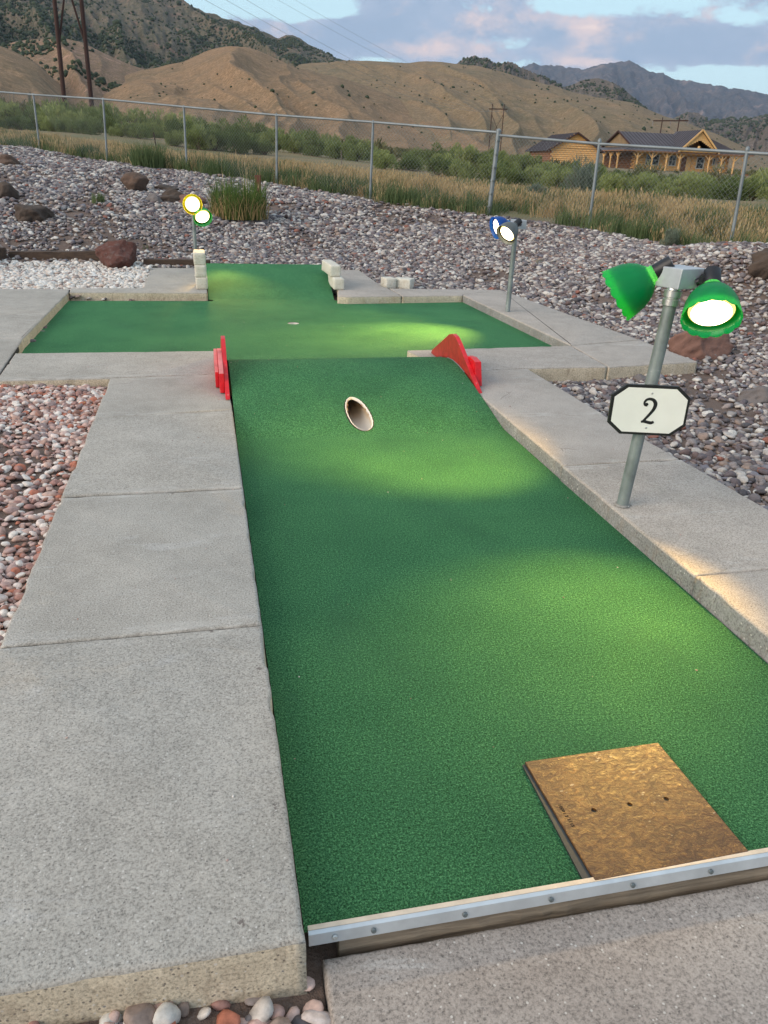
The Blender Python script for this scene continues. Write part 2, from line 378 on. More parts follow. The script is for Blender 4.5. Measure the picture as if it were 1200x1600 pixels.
def rock_m(name, a, b_, c3=None):
    m, t, p = mat(name, a, .9); v = pos(t)
    n = t.noise(v, 3.2, 6, .7, .4); n2 = t.noise(v, 22, 4, .7)
    c = t.mix(t.mr(n, .3, .7), a, b_)
    if c3: c = t.mix(t.mr(n2, .5, .68, 0, .7), c, c3)
    t.l.new(c, p.inputs['Base Color']); b1 = bump(t, p, n2, .7, .02); return m
M['rock_brown'] = rock_m('brown_rock', (.075, .048, .036), (.16, .10, .07), (.05, .04, .035))
M['rock_dark'] = rock_m('dark_rock', (.05, .037, .03), (.10, .07, .052))
M['rock_red'] = rock_m('red_lava_rock', (.075, .03, .025), (.14, .055, .04), (.16, .12, .11))
M['rock_redbrown'] = rock_m('red_brown_rock', (.17, .09, .068), (.23, .125, .095))
M['rock_grey'] = rock_m('grey_rock', (.12, .105, .10), (.19, .165, .155))
def rnd_stone(name, stops, dirt=.25):
    m, t, p = mat(name, (.3, .3, .3), .8, spec=.3)
    oi = t.add('ShaderNodeObjectInfo'); c = t.ramp(oi.outputs['Random'], stops, 'CONSTANT')
    v = pos(t); n = t.noise(v, 60, 3, .6)
    c = t.mix(1.0, c, t.ramp(n, [(.3, (.72, .72, .72)), (.7, (1.15, 1.15, 1.15))]), 'MULTIPLY')
    c = t.mix(t.mr(t.noise(v, 9, 3), .55, .8, 0, dirt), c, (.10, .065, .045))
    t.l.new(c, p.inputs['Base Color']); return m
S_GREY = [(0, (.10, .092, .098)), (.06, (.17, .15, .155)), (.18, (.25, .22, .215)), (.30, (.145, .122, .13)), (.38, (.30, .255, .24)), (.48, (.44, .40, .365)),
          (.57, (.165, .12, .115)), (.65, (.27, .255, .25)), (.71, (.50, .46, .42)), (.81, (.29, .22, .185)), (.88, (.60, .575, .53)), (.94, (.20, .19, .215)), (.98, (.27, .12, .09))]
S_PINK = [(0, (.44, .29, .24)), (.12, (.58, .43, .38)), (.24, (.68, .58, .53)), (.36, (.32, .17, .13)), (.44, (.50, .34, .30)), (.58, (.72, .66, .60)), (.70, (.36, .20, .17)),
          (.80, (.60, .42, .35)), (.88, (.27, .20, .19)), (.94, (.45, .17, .11))]
S_WHITE = [(0, (.60, .56, .51)), (.30, (.70, .67, .62)), (.52, (.62, .54, .48)), (.68, (.74, .72, .68)), (.84, (.50, .40, .34)), (.92, (.30, .24, .22))]
M['st_grey'] = rnd_stone('river_stone', S_GREY); M['st_pink'] = rnd_stone('pink_pebble', S_PINK, .15); M['st_white'] = rnd_stone('white_pebble', S_WHITE, .12)

# ------------------------------------------------------------------ terrain height
fence_px = [((62, 234), (52, 148)), ((167, 252), (161, 155)), ((292, 270), (287, 167)), ((432, 288), (432, 180)), ((578, 311), (583, 191)), ((763, 335), (779, 207)), ((920, 358), (937, 220)), ((1140, 395), (1168, 233))]
def fence_pts():
    out = []
    A = np.array([5.73, 15.99]); d1 = np.array([-0.70, .715]); d2 = np.array([8.55, 11.2])-A; d2 /= np.linalg.norm(d2)
    for i, (b_, tp) in enumerate(fence_px):
        rd = ray(*b_)[:2]
        if i == 5: P = A
        else:
            d = d1 if i < 5 else d2
            s_ = np.linalg.solve(np.array([rd, -d]).T, A); P = rd*s_[0]
        k = np.linalg.norm(P); B = at_d(*b_, k); T_ = at_d(*tp, k); out.append((B, T_))
    return out
FP = fence_pts()
ctl = [(-.6, .6, -.05), (.2, .8, -.10), (-.3, .9, -.045), (-1.2, .8, -.05), (-1, 1.6, .0), (-1, 2.6, .03), (-1, 4, .03), (-1, 5.3, .03), (-2.5, 3, .03), (-4, 5, .05), (-5, 8, .08),
       (.9, 3, -.07), (.9, 5, -.07), (.9, 8, -.06), (-1, 8, -.05), (2.6, 8, -.05), (.8, 10.4, -.03), (3, .9, -.13), (2.2, 3.2, -.03), (2.8, 2.4, .02), (2.75, 3.6, .01), (3, 5, -.03), (4.2, 5.0, -.02),
       (4.6, 6.6, .02), (4.3, 8.5, .04), (4.2, 10, .07), (3, 10.2, .04), (2.5, 11.6, .08), (.8, 12, .10), (-1.2, 10.4, .05), (-2.2, 10.2, .06), (-3, 10.4, .08), (-.9, 11.4, .07), (-1.6, 12.9, .30), (-3, 13.0, .32), (-1.6, 11.9, .07), (-3, 11.9, .07),
       (-.3, 12.3, .13), (6, 5, .06), (6.5, 8, .2), (9, 6, .25), (5, 12, .28), (-8, 14, .8), (3, 14.5, .35), (-10, 3, .1), (12, 2, .2), (0, -6, -.1), (-8, -6, -.1), (8, -6, 0)]
for B, T_ in FP: ctl.append(tuple(B))
for px, py, D in [(0, 231, 31), (60, 205, 40), (150, 212, 38), (300, 236, 34), (430, 250, 32), (560, 262, 30), (700, 285, 27), (850, 298, 25), (950, 310, 24), (1150, 316, 22), (1190, 403, 11),
                  (102, 180, 110), (400, 226, 110), (700, 250, 110), (1080, 270, 100), (900, 262, 95), (1190, 280, 90), (-300, 190, 60), (1400, 320, 60), (-200, 160, 150), (600, 236, 190), (1300, 285, 190), (200, 205, 70), (500, 243, 60), (900, 275, 55), (1150, 285, 60)]:
    ctl.append(tuple(at_d(px, py, D)))
CT = np.array(ctl)
def _k(d2): return 0.5*d2*np.log(d2+1e-6)
_A = CT[:, :2]/10
_n = len(CT); _K = _k(((_A[:, None]-_A[None])**2).sum(-1))+np.eye(_n)*1e-4
_S = np.zeros((_n+3, _n+3)); _S[:_n, :_n] = _K; _S[:_n, _n] = 1; _S[:_n, _n+1:] = _A; _S[_n, :_n] = 1; _S[_n+1:, :_n] = _A.T
_W = np.linalg.solve(_S, np.r_[CT[:, 2], 0, 0, 0])
def tps(x, y):
    P = np.stack([np.ravel(x), np.ravel(y)], -1)/10; out = np.empty(len(P))
    for i in range(0, len(P), 20000):
        q = P[i:i+20000]; out[i:i+20000] = _k(((q[:, None]-_A[None])**2).sum(-1)) @ _W[:_n]+_W[_n]+q @ _W[_n+1:]
    return out.reshape(np.shape(x))
def inpoly(x, y, poly):
    x = np.asarray(x); y = np.asarray(y); ins = np.zeros(x.shape, bool); n = len(poly)
    for i in range(n):
        x0, y0 = poly[i]; x1, y1 = poly[(i+1) % n]
        c = ((y0 > y) != (y1 > y)); xx = (x1-x0)*(y-y0)/((y1-y0) if y1 != y0 else 1e-9)+x0
        ins ^= c & (x < xx)
    return ins
def ground_z(x, y):
    x = np.asarray(x, float); y = np.asarray(y, float); r = np.hypot(x, y)
    k = np.minimum(1, 170/np.maximum(r, 1e-6)); z = tps(x*k, y*k)
    z = np.where(r > 170, z+(r-170)*.012, z)
    k2 = np.clip((r-40)/60, 0, 1)
    behind = (y < 0) & (r > 15); z = np.where(behind, np.clip(z, -2, 14), z)
    z = z+(fbm(x*.5, y*.5, 3, 3)-.5)*.10*np.clip((r-6)/10, 0, 1)+(fbm(x*.12, y*.12, 3, 8)-.5)*.5*np.clip((r-45)/60, 0, 1)
    return z
def gz(x, y): return float(ground_z(np.array([x]), np.array([y]))[0])
def hit(px, py, lo=2.0, hi=200.0):
    d = ray(px, py); h = math.hypot(d[0], d[1]); rs = np.geomspace(lo, hi, 1500)
    P = CAM[None]+d[None]*(rs/h)[:, None]; below = P[:, 2] < ground_z(P[:, 0], P[:, 1])
    i = int(np.argmax(below)) if below.any() else len(rs)-1
    q = P[i]; return np.array([q[0], q[1], gz(q[0], q[1])])

# ------------------------------------------------------------------ concrete slabs
ZS = .085
slabs = [  # outline (x,y), material, z top
    ([(-.70, 1.045), (.122, 1.045), (.122, 2.215), (-.70, 2.215)], 'concrete', ZS, 'con_side', (.005, 0)),
    ([(-.70, 2.222), (.122, 2.222), (.120, 3.42), (-.695, 3.42)], 'concrete', ZS-.003, 'con_side', (0, 0)),
    ([(-.695, 3.427), (.120, 3.427), (.119, 4.70), (-.69, 4.60)], 'concrete', ZS, 'con_side', (0, 0)),
    ([(-.69, 4.607), (.119, 4.707), (.118, 5.60), (-.69, 5.53)], 'concrete', ZS-.002, 'con_side', (0, 0)),
    ([(-1.42, 5.53), (-.70, 5.535), (.118, 5.607), (.105, 6.34), (-1.46, 6.34)], 'concrete', ZS, 'con_side', (0, 0)),
    ([(-2.45, 5.55), (-1.43, 5.53), (-1.475, 6.345), (-1.505, 6.9), (-2.45, 6.9)], 'concrete', ZS-.003, 'con_side', (0, 0)),
    ([(-2.45, 6.906), (-1.505, 6.906), (-1.505, 8.0), (-2.45, 8.0)], 'concrete', ZS, 'con_side', (0, 0)),
    ([(-2.45, 8.006), (-1.505, 8.006), (-1.50, 9.38), (-1.53, 9.60), (-2.45, 9.60)], 'concrete', ZS-.002, 'con_side', (0, 0)),
    ([(-1.492, 9.36), (0.015, 9.36), (0.0, 10.3), (0.0, 11.6), (-.74, 11.6), (-.72, 9.70), (-1.52, 9.66)], 'concrete', ZS, 'con_side', (0, 0)),
    ([(1.50, 9.14), (1.62, 9.10), (2.28, 9.16), (2.26, 9.72), (2.22, 10.0), (2.21, 11.6), (1.75, 11.6), (1.60, 9.75)], 'concrete_tan', ZS, 'con_side', (0, 0)),
    ([(2.287, 9.16), (3.07, 9.24), (3.10, 9.30), (3.73, 9.70), (2.267, 9.78)], 'concrete_tan', ZS-.002, 'con_side', (0, 0)),
    ([(3.074, 9.24), (3.18, 6.40), (3.98, 6.60), (3.73, 9.69), (3.105, 9.30)], 'concrete_tan', ZS, 'con_side_grey', (0, 0)),
    ([(3.183, 6.39), (3.14, 5.60), (4.03, 5.72), (3.983, 6.59)], 'concrete_tan', ZS-.002, 'con_side', (0, 0)),
    ([(1.63, 6.27), (1.80, 5.55), (2.44, 5.60), (3.132, 5.60), (3.175, 6.38)], 'concrete_tan', ZS, 'con_side', (0, 0)),
    ([(1.80, 5.545), (1.80, 4.78), (1.80, 3.52), (2.50, 3.53), (2.44, 5.595)], 'concrete_tan', ZS-.003, 'con_side_grey', (0, 0)),
    ([(1.79, 3.505), (1.80, 2.30), (2.56, 2.31), (2.505, 3.52)], 'concrete_tan', ZS, 'con_side_grey', (0, 0)),
    ([(1.80, 2.293), (1.81, 1.0), (2.62, 1.0), (2.565, 2.303)], 'concrete_tan', ZS+.004, 'con_side_grey', (0, 0)),
    ([(.160, 1.098), (.160, .2), (3.2, .2), (3.2, 1.098)], 'concrete_agg', -.050, 'concrete_agg', (0, 0)),
]
GREEN_POLYS = [[(.12, 1.1), (1.8, 1.1), (1.8, 6.3), (.12, 6.3)], [(-1.5, 6.3), (3.15, 6.3), (3.1, 9.35), (-1.5, 9.35)], [(0, 9.3), (1.6, 9.3), (1.6, 11.7), (0, 11.7)]]
ALLP = [s_[0] for s_ in slabs]+GREEN_POLYS
def seg_resample(poly, step):
    out = []
    n = len(poly)
    for i in range(n):
        a = Vector(poly[i]); b_ = Vector(poly[(i+1) % n]); L = (b_-a).length; k = max(1, int(L/step)); nm = Vector(((b_-a).y, -(b_-a).x)).normalized()
        for j in range(k): out.append((a+(b_-a)*(j/k), nm))
    return out
def make_slab(poly, ztop, mt, ms, parent, zb=-.15):
    area = sum(poly[i][0]*poly[(i+1) % len(poly)][1]-poly[(i+1) % len(poly)][0]*poly[i][1] for i in range(len(poly)))
    if area < 0: poly = poly[::-1]
    # inward offset ring by bmesh inset
    rs = seg_resample(poly, .022); bm = bmesh.new()
    c = [Vector((p.x, p.y)) for p, _ in rs]; nrm = [nm for _, nm in rs]; n = len(c)
    # smooth normal (outward = nm for CCW)
    on = [(nrm[i]+nrm[i-1]).normalized() for i in range(n)]
    rings = []
    chip = [max(0, vn(p.x*9+3, p.y*9, 5)-.70)*.035+vn(p.x*40, p.y*40, 6)*.0022 for p in c]
    for dz, ins, kk in ((zb-ztop, -.004, 0), (-.085, 0, .3), (-.045, 0, .3), (-.011, .0005, 1), (-.0035, .003, 1.1), (-.0008, .008, 1.2), (0, .014, 1.2)):
        rings.append([bm.verts.new((p.x-o.x*(ins+ch*kk), p.y-o.y*(ins+ch*kk), ztop+dz+(vn(p.x*60, p.y*60+dz*99, 9)-.5)*.0012*(dz < 0)) ) for p, o, ch in zip(c, on, chip)])
    for a, b_ in zip(rings[:-1], rings[1:]):
        for i in range(n):
            f = bm.faces.new((a[i], a[(i+1) % n], b_[(i+1) % n], b_[i])); f.smooth = True
            f.material_index = 1 if a is rings[0] or a is rings[1] or a is rings[2] else 0
    f = bm.faces.new(rings[-1]); f.smooth = True; f.material_index = 0
    me = bpy.data.meshes.new('slab'); bm.to_mesh(me); bm.free()
    return link('slab', me, parent, [M[mt], M[ms]])
path = empty('concrete_path'); tag(path, kind='structure')
for poly, mt, zt, ms, _ in slabs: make_slab(poly, zt, mt, ms, path)

jm = MB()
for (xa, ya, xb, yb, zt) in ((-.69, 2.2185, .115, 2.2185, ZS), (-.685, 3.4235, .113, 3.4235, ZS), (-.68, 4.6035, .112, 4.7035, ZS), (-.69, 5.532, .110, 5.603, ZS), (-1.425, 5.54, -1.49, 6.6, ZS), (-2.44, 6.903, -1.515, 6.903, ZS), (-2.44, 8.003, -1.515, 8.003, ZS),
                             (1.81, 3.5125, 2.50, 3.526, ZS), (1.815, 2.2965, 2.555, 2.3065, ZS), (1.81, 5.548, 2.43, 5.598, ZS), (2.283, 9.17, 2.264, 9.74, ZS), (3.178, 6.39, 3.136, 5.62, ZS), (3.18, 6.395, 3.97, 6.595, ZS), (3.08, 9.25, 3.72, 9.69, ZS), (-1.505, 9.37, -1.525, 9.62, ZS)):
    jm.beam((xa, ya, zt-.028), (xb, yb, zt-.028), .009, .036)
jm.build('joint_dirt', M['cavity_dirt'], path)

# ------------------------------------------------------------------ putting green
hump_ctl = [(4.30, 0), (4.40, 0.001), (4.46, .014), (4.7, .060), (4.95, .105), (5.2, .146), (5.4, .167), (5.52, .172), (5.65, .165), (5.9, .115), (6.15, .045), (6.35, .008), (6.5, 0)]
def hz(y):
    xs = [a for a, _ in hump_ctl]; zs = [b_ for _, b_ in hump_ctl]
    z = np.interp(y, xs, zs); return z
def hzs(y): return float(np.mean(hz(np.array([y-.035, y-.018, y, y+.018, y+.035]))))
def rz2(y):
    t_ = max(0, min(1, (y-9.42)/1.35)); return .25*(t_*.94+.06*t_*t_*(3-2*t_))
def turf_z(y): return hzs(y)+rz2(y)
PIPE_X, PIPE_R, PIPE_Z = .905, .078, .018
CUP_X, CUP_Y, CUP_R = .85, 7.94, .06
MY0, MY1 = 4.42, 4.87
def halfw(y):
    if abs(y-CUP_Y) < CUP_R: return CUP_X, math.sqrt(CUP_R**2-(y-CUP_Y)**2)
    if MY0 < y < MY1:
        q = (y-MY0)/(MY1-MY0)
        return PIPE_X-.010*(q-.5), .074*(1-abs(2*q-1)**2.3)**.5*(1.12-.22*q)
    return .88, 0.0
yl = set(np.round(np.arange(1.125, 4.3, .06), 4)) | set(np.round(np.arange(4.3, 5.2, .006), 4)) | set(np.round(np.arange(5.2, 6.5, .04), 4)) | set(np.round(np.arange(6.5, 9.35, .08), 4)) | set(np.round(np.arange(9.36, 10.8, .05), 4))
yl |= set(np.round(CUP_Y+CUP_R*np.sin(np.linspace(-math.pi/2, math.pi/2, 15)), 5))
yl |= set(np.round(MY0+(MY1-MY0)*(1-np.cos(np.linspace(0, math.pi, 40)))/2, 5))
yl = sorted(yl)
turf_bm = bmesh.new()
def xl(y):
    if y < 6.4: return .128
    if y > 9.36: return .02
    return .075
def strip_rows(side):
    rows = []
    for y in yl:
        xc, hw = halfw(y)
        if y > 9.33: xr = 1.50+max(0, (y-9.33))*.07
        elif y < 6.4: xr = 1.797-(.16*max(0, (y-5.6)/.7) if y > 5.6 else 0)
        else: xr = 1.60
        a, b_ = (xl(y), xc-hw) if side < 0 else (xc+hw, xr)
        rows.append([turf_bm.verts.new((a+(b_-a)*k/10, y, turf_z(y)+0)) for k in range(11)])
    for r0, r1 in zip(rows[:-1], rows[1:]):
        for k in range(10): turf_bm.faces.new((r0[k], r0[k+1], r1[k+1], r1[k])).smooth = True
    return rows
rl = strip_rows(-1); rr_ = strip_rows(1)
for side, rows, xe in ((-1, rl, -1.51), (1, rr_, None)):
    prev = None
    for y, row in zip(yl, rows):
        if not (6.3 < y < 9.36): continue
        v0 = row[0] if side < 0 else row[-1]
        if side < 0: far = -1.51
        else: far = 3.19-(y-6.3)*.033
        cur = [v0]+[turf_bm.verts.new((v0.co.x+(far-v0.co.x)*k/6, y, turf_z(y))) for k in range(1, 7)]
        if prev:
            for k in range(6): turf_bm.faces.new((prev[k], prev[k+1], cur[k+1], cur[k])).smooth = True
        prev = cur
bmesh.ops.remove_doubles(turf_bm, verts=turf_bm.verts, dist=.0004)
bmesh.ops.recalc_face_normals(turf_bm, faces=turf_bm.faces)
for f in turf_bm.faces:
    if f.normal.z < 0: f.normal_flip()
me = bpy.data.meshes.new('turf'); turf_bm.to_mesh(me); turf_bm.free()
green = empty('putting_green', (.9, 1.13, 0))
tag(green, 'green carpeted minigolf hole with a pipe tunnel hump and a metal edged start', 'minigolf hole')
turf_o = link('turf', me, green, M['turf']); turf_o.matrix_parent_inverse = Matrix.Translation(-green.location)
def par(o, p):
    o.parent = p; bpy.context.view_layer.update() if False else None
    o.matrix_parent_inverse = (Matrix.LocRotScale(p.location, p.rotation_euler, p.scale)).inverted(); return o
# pipe, with a ragged lip at the mouth
mb = MB()
mb.lathe([(0, PIPE_R-.001), (2.0, PIPE_R-.001)], (PIPE_X, 4.40, PIPE_Z), (0, 1, 0), 32, caps=False)
pipe_me = mb.mesh('pipe', True)
bm = bmesh.new(); bm.from_mesh(pipe_me)
bmesh.ops.subdivide_edges(bm, edges=[e for e in bm.edges if abs(e.verts[0].co.y-e.verts[1].co.y) > .5], cuts=60)
for v in bm.verts:
    # tuck everything that would rise through the carpet just under it
    lim = turf_z(v.co.y)-.004
    if v.co.z > lim: v.co.z = lim
for f in bm.faces: f.smooth = True
bm.to_mesh(pipe_me); bm.free()
# keep only the part of the tube that lies under the carpet level
bm = bmesh.new(); bm.from_mesh(pipe_me)
kill = [f for f in bm.faces if all(abs(v.co.z-(turf_z(v.co.y)-.004)) < 1e-5 for v in f.verts)]
bmesh.ops.delete(bm, geom=kill, context='FACES'); bm.to_mesh(pipe_me); bm.free()
par(link('tunnel_pipe', pipe_me, None, M['pvc']), green)
# white rim line round the mouth
rim = MB(); pts_l = []; pts_r = []
for y in yl:
    if MY0 <= y <= MY1:
        xc, hw = halfw(y)
        if hw > .002: pts_l.append((xc-hw, y)); pts_r.append((xc+hw, y))
loop = pts_l+pts_r[::-1]
V_ = []
for i, (x, y) in enumerate(loop):
    jx = (vn(i*.37, 2, 4)-.5)*.004
    ox = .0075*(1 if x > PIPE_X else -1)
    e = .006*(1 if i in (0, len(loop)-1) else 0)
    V_ += [(x+jx, y, turf_z(y)+.005), (x-ox*.9+jx, y+e, turf_z(y)+.004), (x-ox+jx, y+e, turf_z(y)-.012)]
fc = []
n = len(loop)
for i in range(n):
    a = 3*i; b_ = 3*((i+1) % n); fc += [(a, b_, b_+1, a+1), (a+1, b_+1, b_+2, a+2)]
rim.add(V_, fc)
par(rim.build('pipe_rim', M['white_cup']), green)
mb = MB(); mb.lathe([(-.11, CUP_R*.97), (-.004, CUP_R*.985), (-.004, CUP_R*.90), (-.105, CUP_R*.9)], (CUP_X, CUP_Y, 0), (0, 0, 1), 28, caps=False)
mb.lathe([(-.105, .001), (-.104, CUP_R*.9)], (CUP_X, CUP_Y, 0), (0, 0, 1), 28, caps=False)
par(mb.build('hole_cup', M['white_cup'], autos=True), green)
edge = MB(); V_ = []
for i, (x, y) in enumerate(loop):
    ox = (1 if x > PIPE_X else -1); wd_ = .004+.006*vn(i*.9, 7, 3)
    V_ += [(x+ox*wd_, y+(wd_ if i > len(loop)/2-3 and i < len(loop)/2+3 else (-wd_ if i < 3 or i > len(loop)-4 else 0)), turf_z(y)+.0022), (x-ox*.001, y, turf_z(y)+.0026)]
edge.add(V_, [(2*i, 2*((i+1) % n), 2*((i+1) % n)+1, 2*i+1) for i in range(n)])
par(edge.build('cut_carpet_edge', M['cavity_dirt']), green)
# start edge: aluminium angle, screws, timber
mb = MB()
mb.prism([(1.131, .0105), (1.131, .006), (1.116, .000), (1.109, -.019), (1.105, -.019), (1.112, .006), (1.119, .0105)], 0, .135, 2.9)
st = mb.build('metal_edge_strip', M['alu'], bevel=.0006); par(st, green)
mb = MB(); mb.prism([(1.1315, .0115), (1.1315, .0100), (1.1195, .0108), (1.1195, .0122)], 0, .136, 2.9)
par(mb.build('strip_lip', M['alu_edge']), green)
for px, py in [(523, 1458), (584, 1448), (727, 1421), (862, 1398), (990, 1376), (1113, 1352)]:
    q = at_y(px, py, 1.108); s = MB(); ax = (0, -.93, .35)
    q = np.array([q[0], 1.1065, -.006])
    s.lathe([(0, .0001), (.0, .0062), (.0022, .0058), (.0032, .0030), (.0020, .0026), (.0020, .0001)], (0, 0, 0), ax, 14, caps=False)
    o = s.build('screw', M['zinc'] if px < 550 else M['galv'], st, autos=True); o.location = Vector(q)-green.location
    o.matrix_parent_inverse = Matrix()
    o.location = Vector(q); o.matrix_parent_inverse = Matrix.Identity(4)
for o in st.children: pass
mb = MB(); mb.prism([(1.1095, -.020), (1.1095, -.10), (1.16, -.10), (1.16, -.020)], 0, .20, 2.9)
bmx = mb.build('timber_edging', M['timber'], bevel=.004); par(bmx, green)
bm = bmesh.new(); bm.from_mesh(bmx.data); bmesh.ops.subdivide_edges(bm, edges=[e for e in bm.edges if e.calc_length() > 1], cuts=70)
for v in bm.verts: v.co.y += (fbm(v.co.x*12, v.co.z*50, 3, 4)-.5)*.010; v.co.z += (vn(v.co.x*15, 1, 7)-.5)*.004
bm.to_mesh(bmx.data); bm.free()

# ------------------------------------------------------------------ rubber tee mat
mat_root = empty('rubber_tee_mat', (1.0, 1.34, .006)); tag(mat_root, 'square brown rubber tee mat with three holes on the green carpet', 'rubber mat')
def mat_mat():
    m, t, p = mat('brown_rubber', (.12, .055, .015), .38, spec=.5); v = pos(t)
    n = t.noise(v, 6, 6, .72, .8); n2 = t.noise(t.mapping(v, scale=(1, 1.6, 1)), 42, 5, .75, 1.2); n3 = t.noise(v, 3, 3)
    c = t.ramp(n, [(.30, (.05, .022, .009)), (.45, (.15, .066, .017)), (.58, (.26, .122, .028)), (.75, (.36, .18, .042))])
    c = t.mix(t.mr(n2, .42, .62, .75, 0), c, (.050, .022, .010))
    c = t.mix(t.mr(n3, .55, .75, 0, .5), c, (.055, .028, .016))
    wv = t.add('ShaderNodeTexVoronoi', {'Vector': t.mapping(v, scale=(1, 2.2, 1), rot=(0, 0, .5)), 'Scale': 60}); rr = t.sep(wv.outputs['Color'])
    patch = t.math('GREATER_THAN', t.noise(v, 9, 2), .60)
    fl = t.math('MULTIPLY', t.math('MULTIPLY', t.math('LESS_THAN', wv.outputs['Distance'], .30), t.math('GREATER_THAN', rr[0], .80)), patch)
    c = t.mix(t.math('MULTIPLY', fl, .7), c, (.45, .36, .24))
    t.l.new(c, p.inputs['Base Color']); t.l.new(t.mr(n2, .3, .7, .50, .24), p.inputs['Roughness'])
    b1 = bump(t, p, n2, .6, .004); bump(t, p, n, .5, .01, b1); return m
M['matrub'] = mat_mat()
c0, c1, c2, c3 = [g(*p_, .0125)[:2] for p_ in [(820, 1190), (1028, 1160), (1170, 1330), (930, 1376)]]
mb = MB(); mb.prism([tuple(c3), tuple(c2), tuple(c1), tuple(c0)], 2, .0065, .0125)
mo = mb.build('mat', M['matrub'], bevel=.002)
bm = bmesh.new(); bm.from_mesh(mo.data); bm.to_mesh(mo.data); bm.free()
cut = MB()
for px, py in [(928, 1266), (984, 1257), (1041, 1248)]:
    q = g(px, py, .0125); cut.lathe([(0, .0072), (.03, .0072)], (q[0], q[1], -.005), (0, 0, 1), 20)
co = cut.build('cutter', M['cavity'])
md = mo.modifiers.new('b', 'BOOLEAN'); md.operation = 'DIFFERENCE'; md.object = co; md.solver = 'EXACT'
bpy.context.view_layer.update()
nm = bpy.data.meshes.new_from_object(mo.evaluated_get(bpy.context.evaluated_depsgraph_get())); mo.modifiers.clear(); mo.data = nm
nm.materials.clear(); nm.materials.append(M['matrub']); 
for pl in nm.polygons: pl.material_index = 0
bpy.data.objects.remove(co); par(mo, mat_root)
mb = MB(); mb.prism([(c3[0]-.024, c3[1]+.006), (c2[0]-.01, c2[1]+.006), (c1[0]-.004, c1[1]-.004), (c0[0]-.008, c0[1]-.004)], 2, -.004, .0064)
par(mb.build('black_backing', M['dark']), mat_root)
# moulded characters near the left edge
cu = bpy.data.curves.new('moulded_text', 'FONT'); cu.body = '10081 2 1115'; cu.size = .0125; cu.extrude = .0004
to = bpy.data.objects.new('moulded_text', cu); C.objects.link(to)
a_ = Vector((*g(871, 1257, .0125)[:2], .0127)); b2 = Vector((*g(893, 1291, .0125)[:2], .0127)); d_ = (b2-a_)
bpy.context.view_layer.update()
tm = bpy.data.meshes.new_from_object(to.evaluated_get(bpy.context.evaluated_depsgraph_get())); bpy.data.objects.remove(to)
xs = [v.co.x for v in tm.vertices]; sc_ = d_.length/(max(xs)-min(xs))
rot = Matrix.Rotation(math.atan2(d_.y, d_.x), 4, 'Z')
tm.transform(Matrix.Translation(a_) @ rot @ Matrix.Scale(sc_, 4, (1, 0, 0)))
par(link('moulded_text', tm, None, M['cavity']), mat_root)

# ------------------------------------------------------------------ red bumper boards
def prism_x(mb_, poly, x0, x1): mb_.prism(poly, 0, x0, x1)
for side in (0, 1):
    if side: x0, x1, bx0, bx1, lab = 1.803, 1.836, 1.837, 1.885, 'red painted triangular board on the right side of the green hump'
    else: x0, x1, bx0, bx1, lab = .084, .112, .028, .083, 'red painted triangular board on the left side of the green hump'
    rt = empty('bumper_board', ((x0+x1)/2, 5.5, ZS)); tag(rt, lab, 'bumper board', 'red boards at the sides of the hump')
    b0 = ZS+.004
    bot = [(y, max(hzs(y)+.002, .089)) for y in np.linspace(6.0, 5.1, 7)] if side else [(6.0, b0), (5.1, b0)]
    poly = [(4.90, b0 if not side else .070), (5.44, .318), (5.53, .350), (5.60, .356), (5.68, .338), (6.12, .12), (6.15, b0)]+bot+[(4.95, b0 if not side else .088)]
    mb = MB(); prism_x(mb, poly, x0, x1); o = mb.build('board', M['red'], None, bevel=.003); par(o, rt)
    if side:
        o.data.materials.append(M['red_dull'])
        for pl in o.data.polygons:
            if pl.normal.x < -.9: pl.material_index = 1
    if side:
        mb = MB(); prism_x(mb, [(5.08, b0), (5.14, .25), (5.24, .262), (5.34, .25), (5.36, b0)], bx0, bx1); par(mb.build('brace', M['red'], None, bevel=.004), rt)
        mb = MB(); prism_x(mb, [(5.84, b0), (5.86, .20), (5.93, .20), (5.95, b0)], bx0, bx1-.03); par(mb.build('brace', M['red'], None, bevel=.004), rt)
    else:
        mb = MB(); prism_x(mb, [(5.06, b0), (5.08, .215), (5.45, .285), (5.52, .285), (5.80, .17), (5.86, b0)], bx0+.024, bx1); o = mb.build('brace', [M['red'], M['red_fade']], None, bevel=.004); par(o, rt)
        for pl in o.data.polygons:
            if pl.normal.z > .5: pl.material_index = 1
        mb = MB(); prism_x(mb, [(5.20, b0), (5.22, .19), (5.5, .265), (5.60, .265), (5.84, .15), (5.9, b0)], bx0, bx0+.023); o = mb.build('brace', [M['red'], M['red_fade']], None, bevel=.004); par(o, rt)
        for pl in o.data.polygons:
            if pl.normal.z > .5: pl.material_index = 1

# ------------------------------------------------------------------ blocks
def block(name, c, size, rz, label, group=None, tilt=0, z_rot=0):
    mb = MB(); a, b_, h = size; mb.box((-a/2, -b_/2, 0), (a/2, b_/2, h)); me = mb.mesh(name)
    bm = bmesh.new(); bm.from_mesh(me); bmesh.ops.bevel(bm, geom=list(bm.edges), offset=.014, segments=2, affect='EDGES', profile=.5)
    bmesh.ops.subdivide_edges(bm, edges=[e for e in bm.edges if e.calc_length() > .08], cuts=3, use_grid_fill=True)
    sd_ = random.random()*50
    for v in bm.verts:
        k = (fbm(np.array(v.co.x*14+sd_), np.array(v.co.y*14+v.co.z*19), 3, 2)-.5)*.018; v.co.x += k; v.co.y += k*.7; v.co.z += k*.5*(v.co.z > .02)
    for f in bm.faces: f.smooth = True
    bm.to_mesh(me); bm.free()
    o = link(name, me, None, M['brick']); o.location = c; o.rotation_euler = (tilt, 0, rz)
    tag(o, label, 'concrete block', group); return o
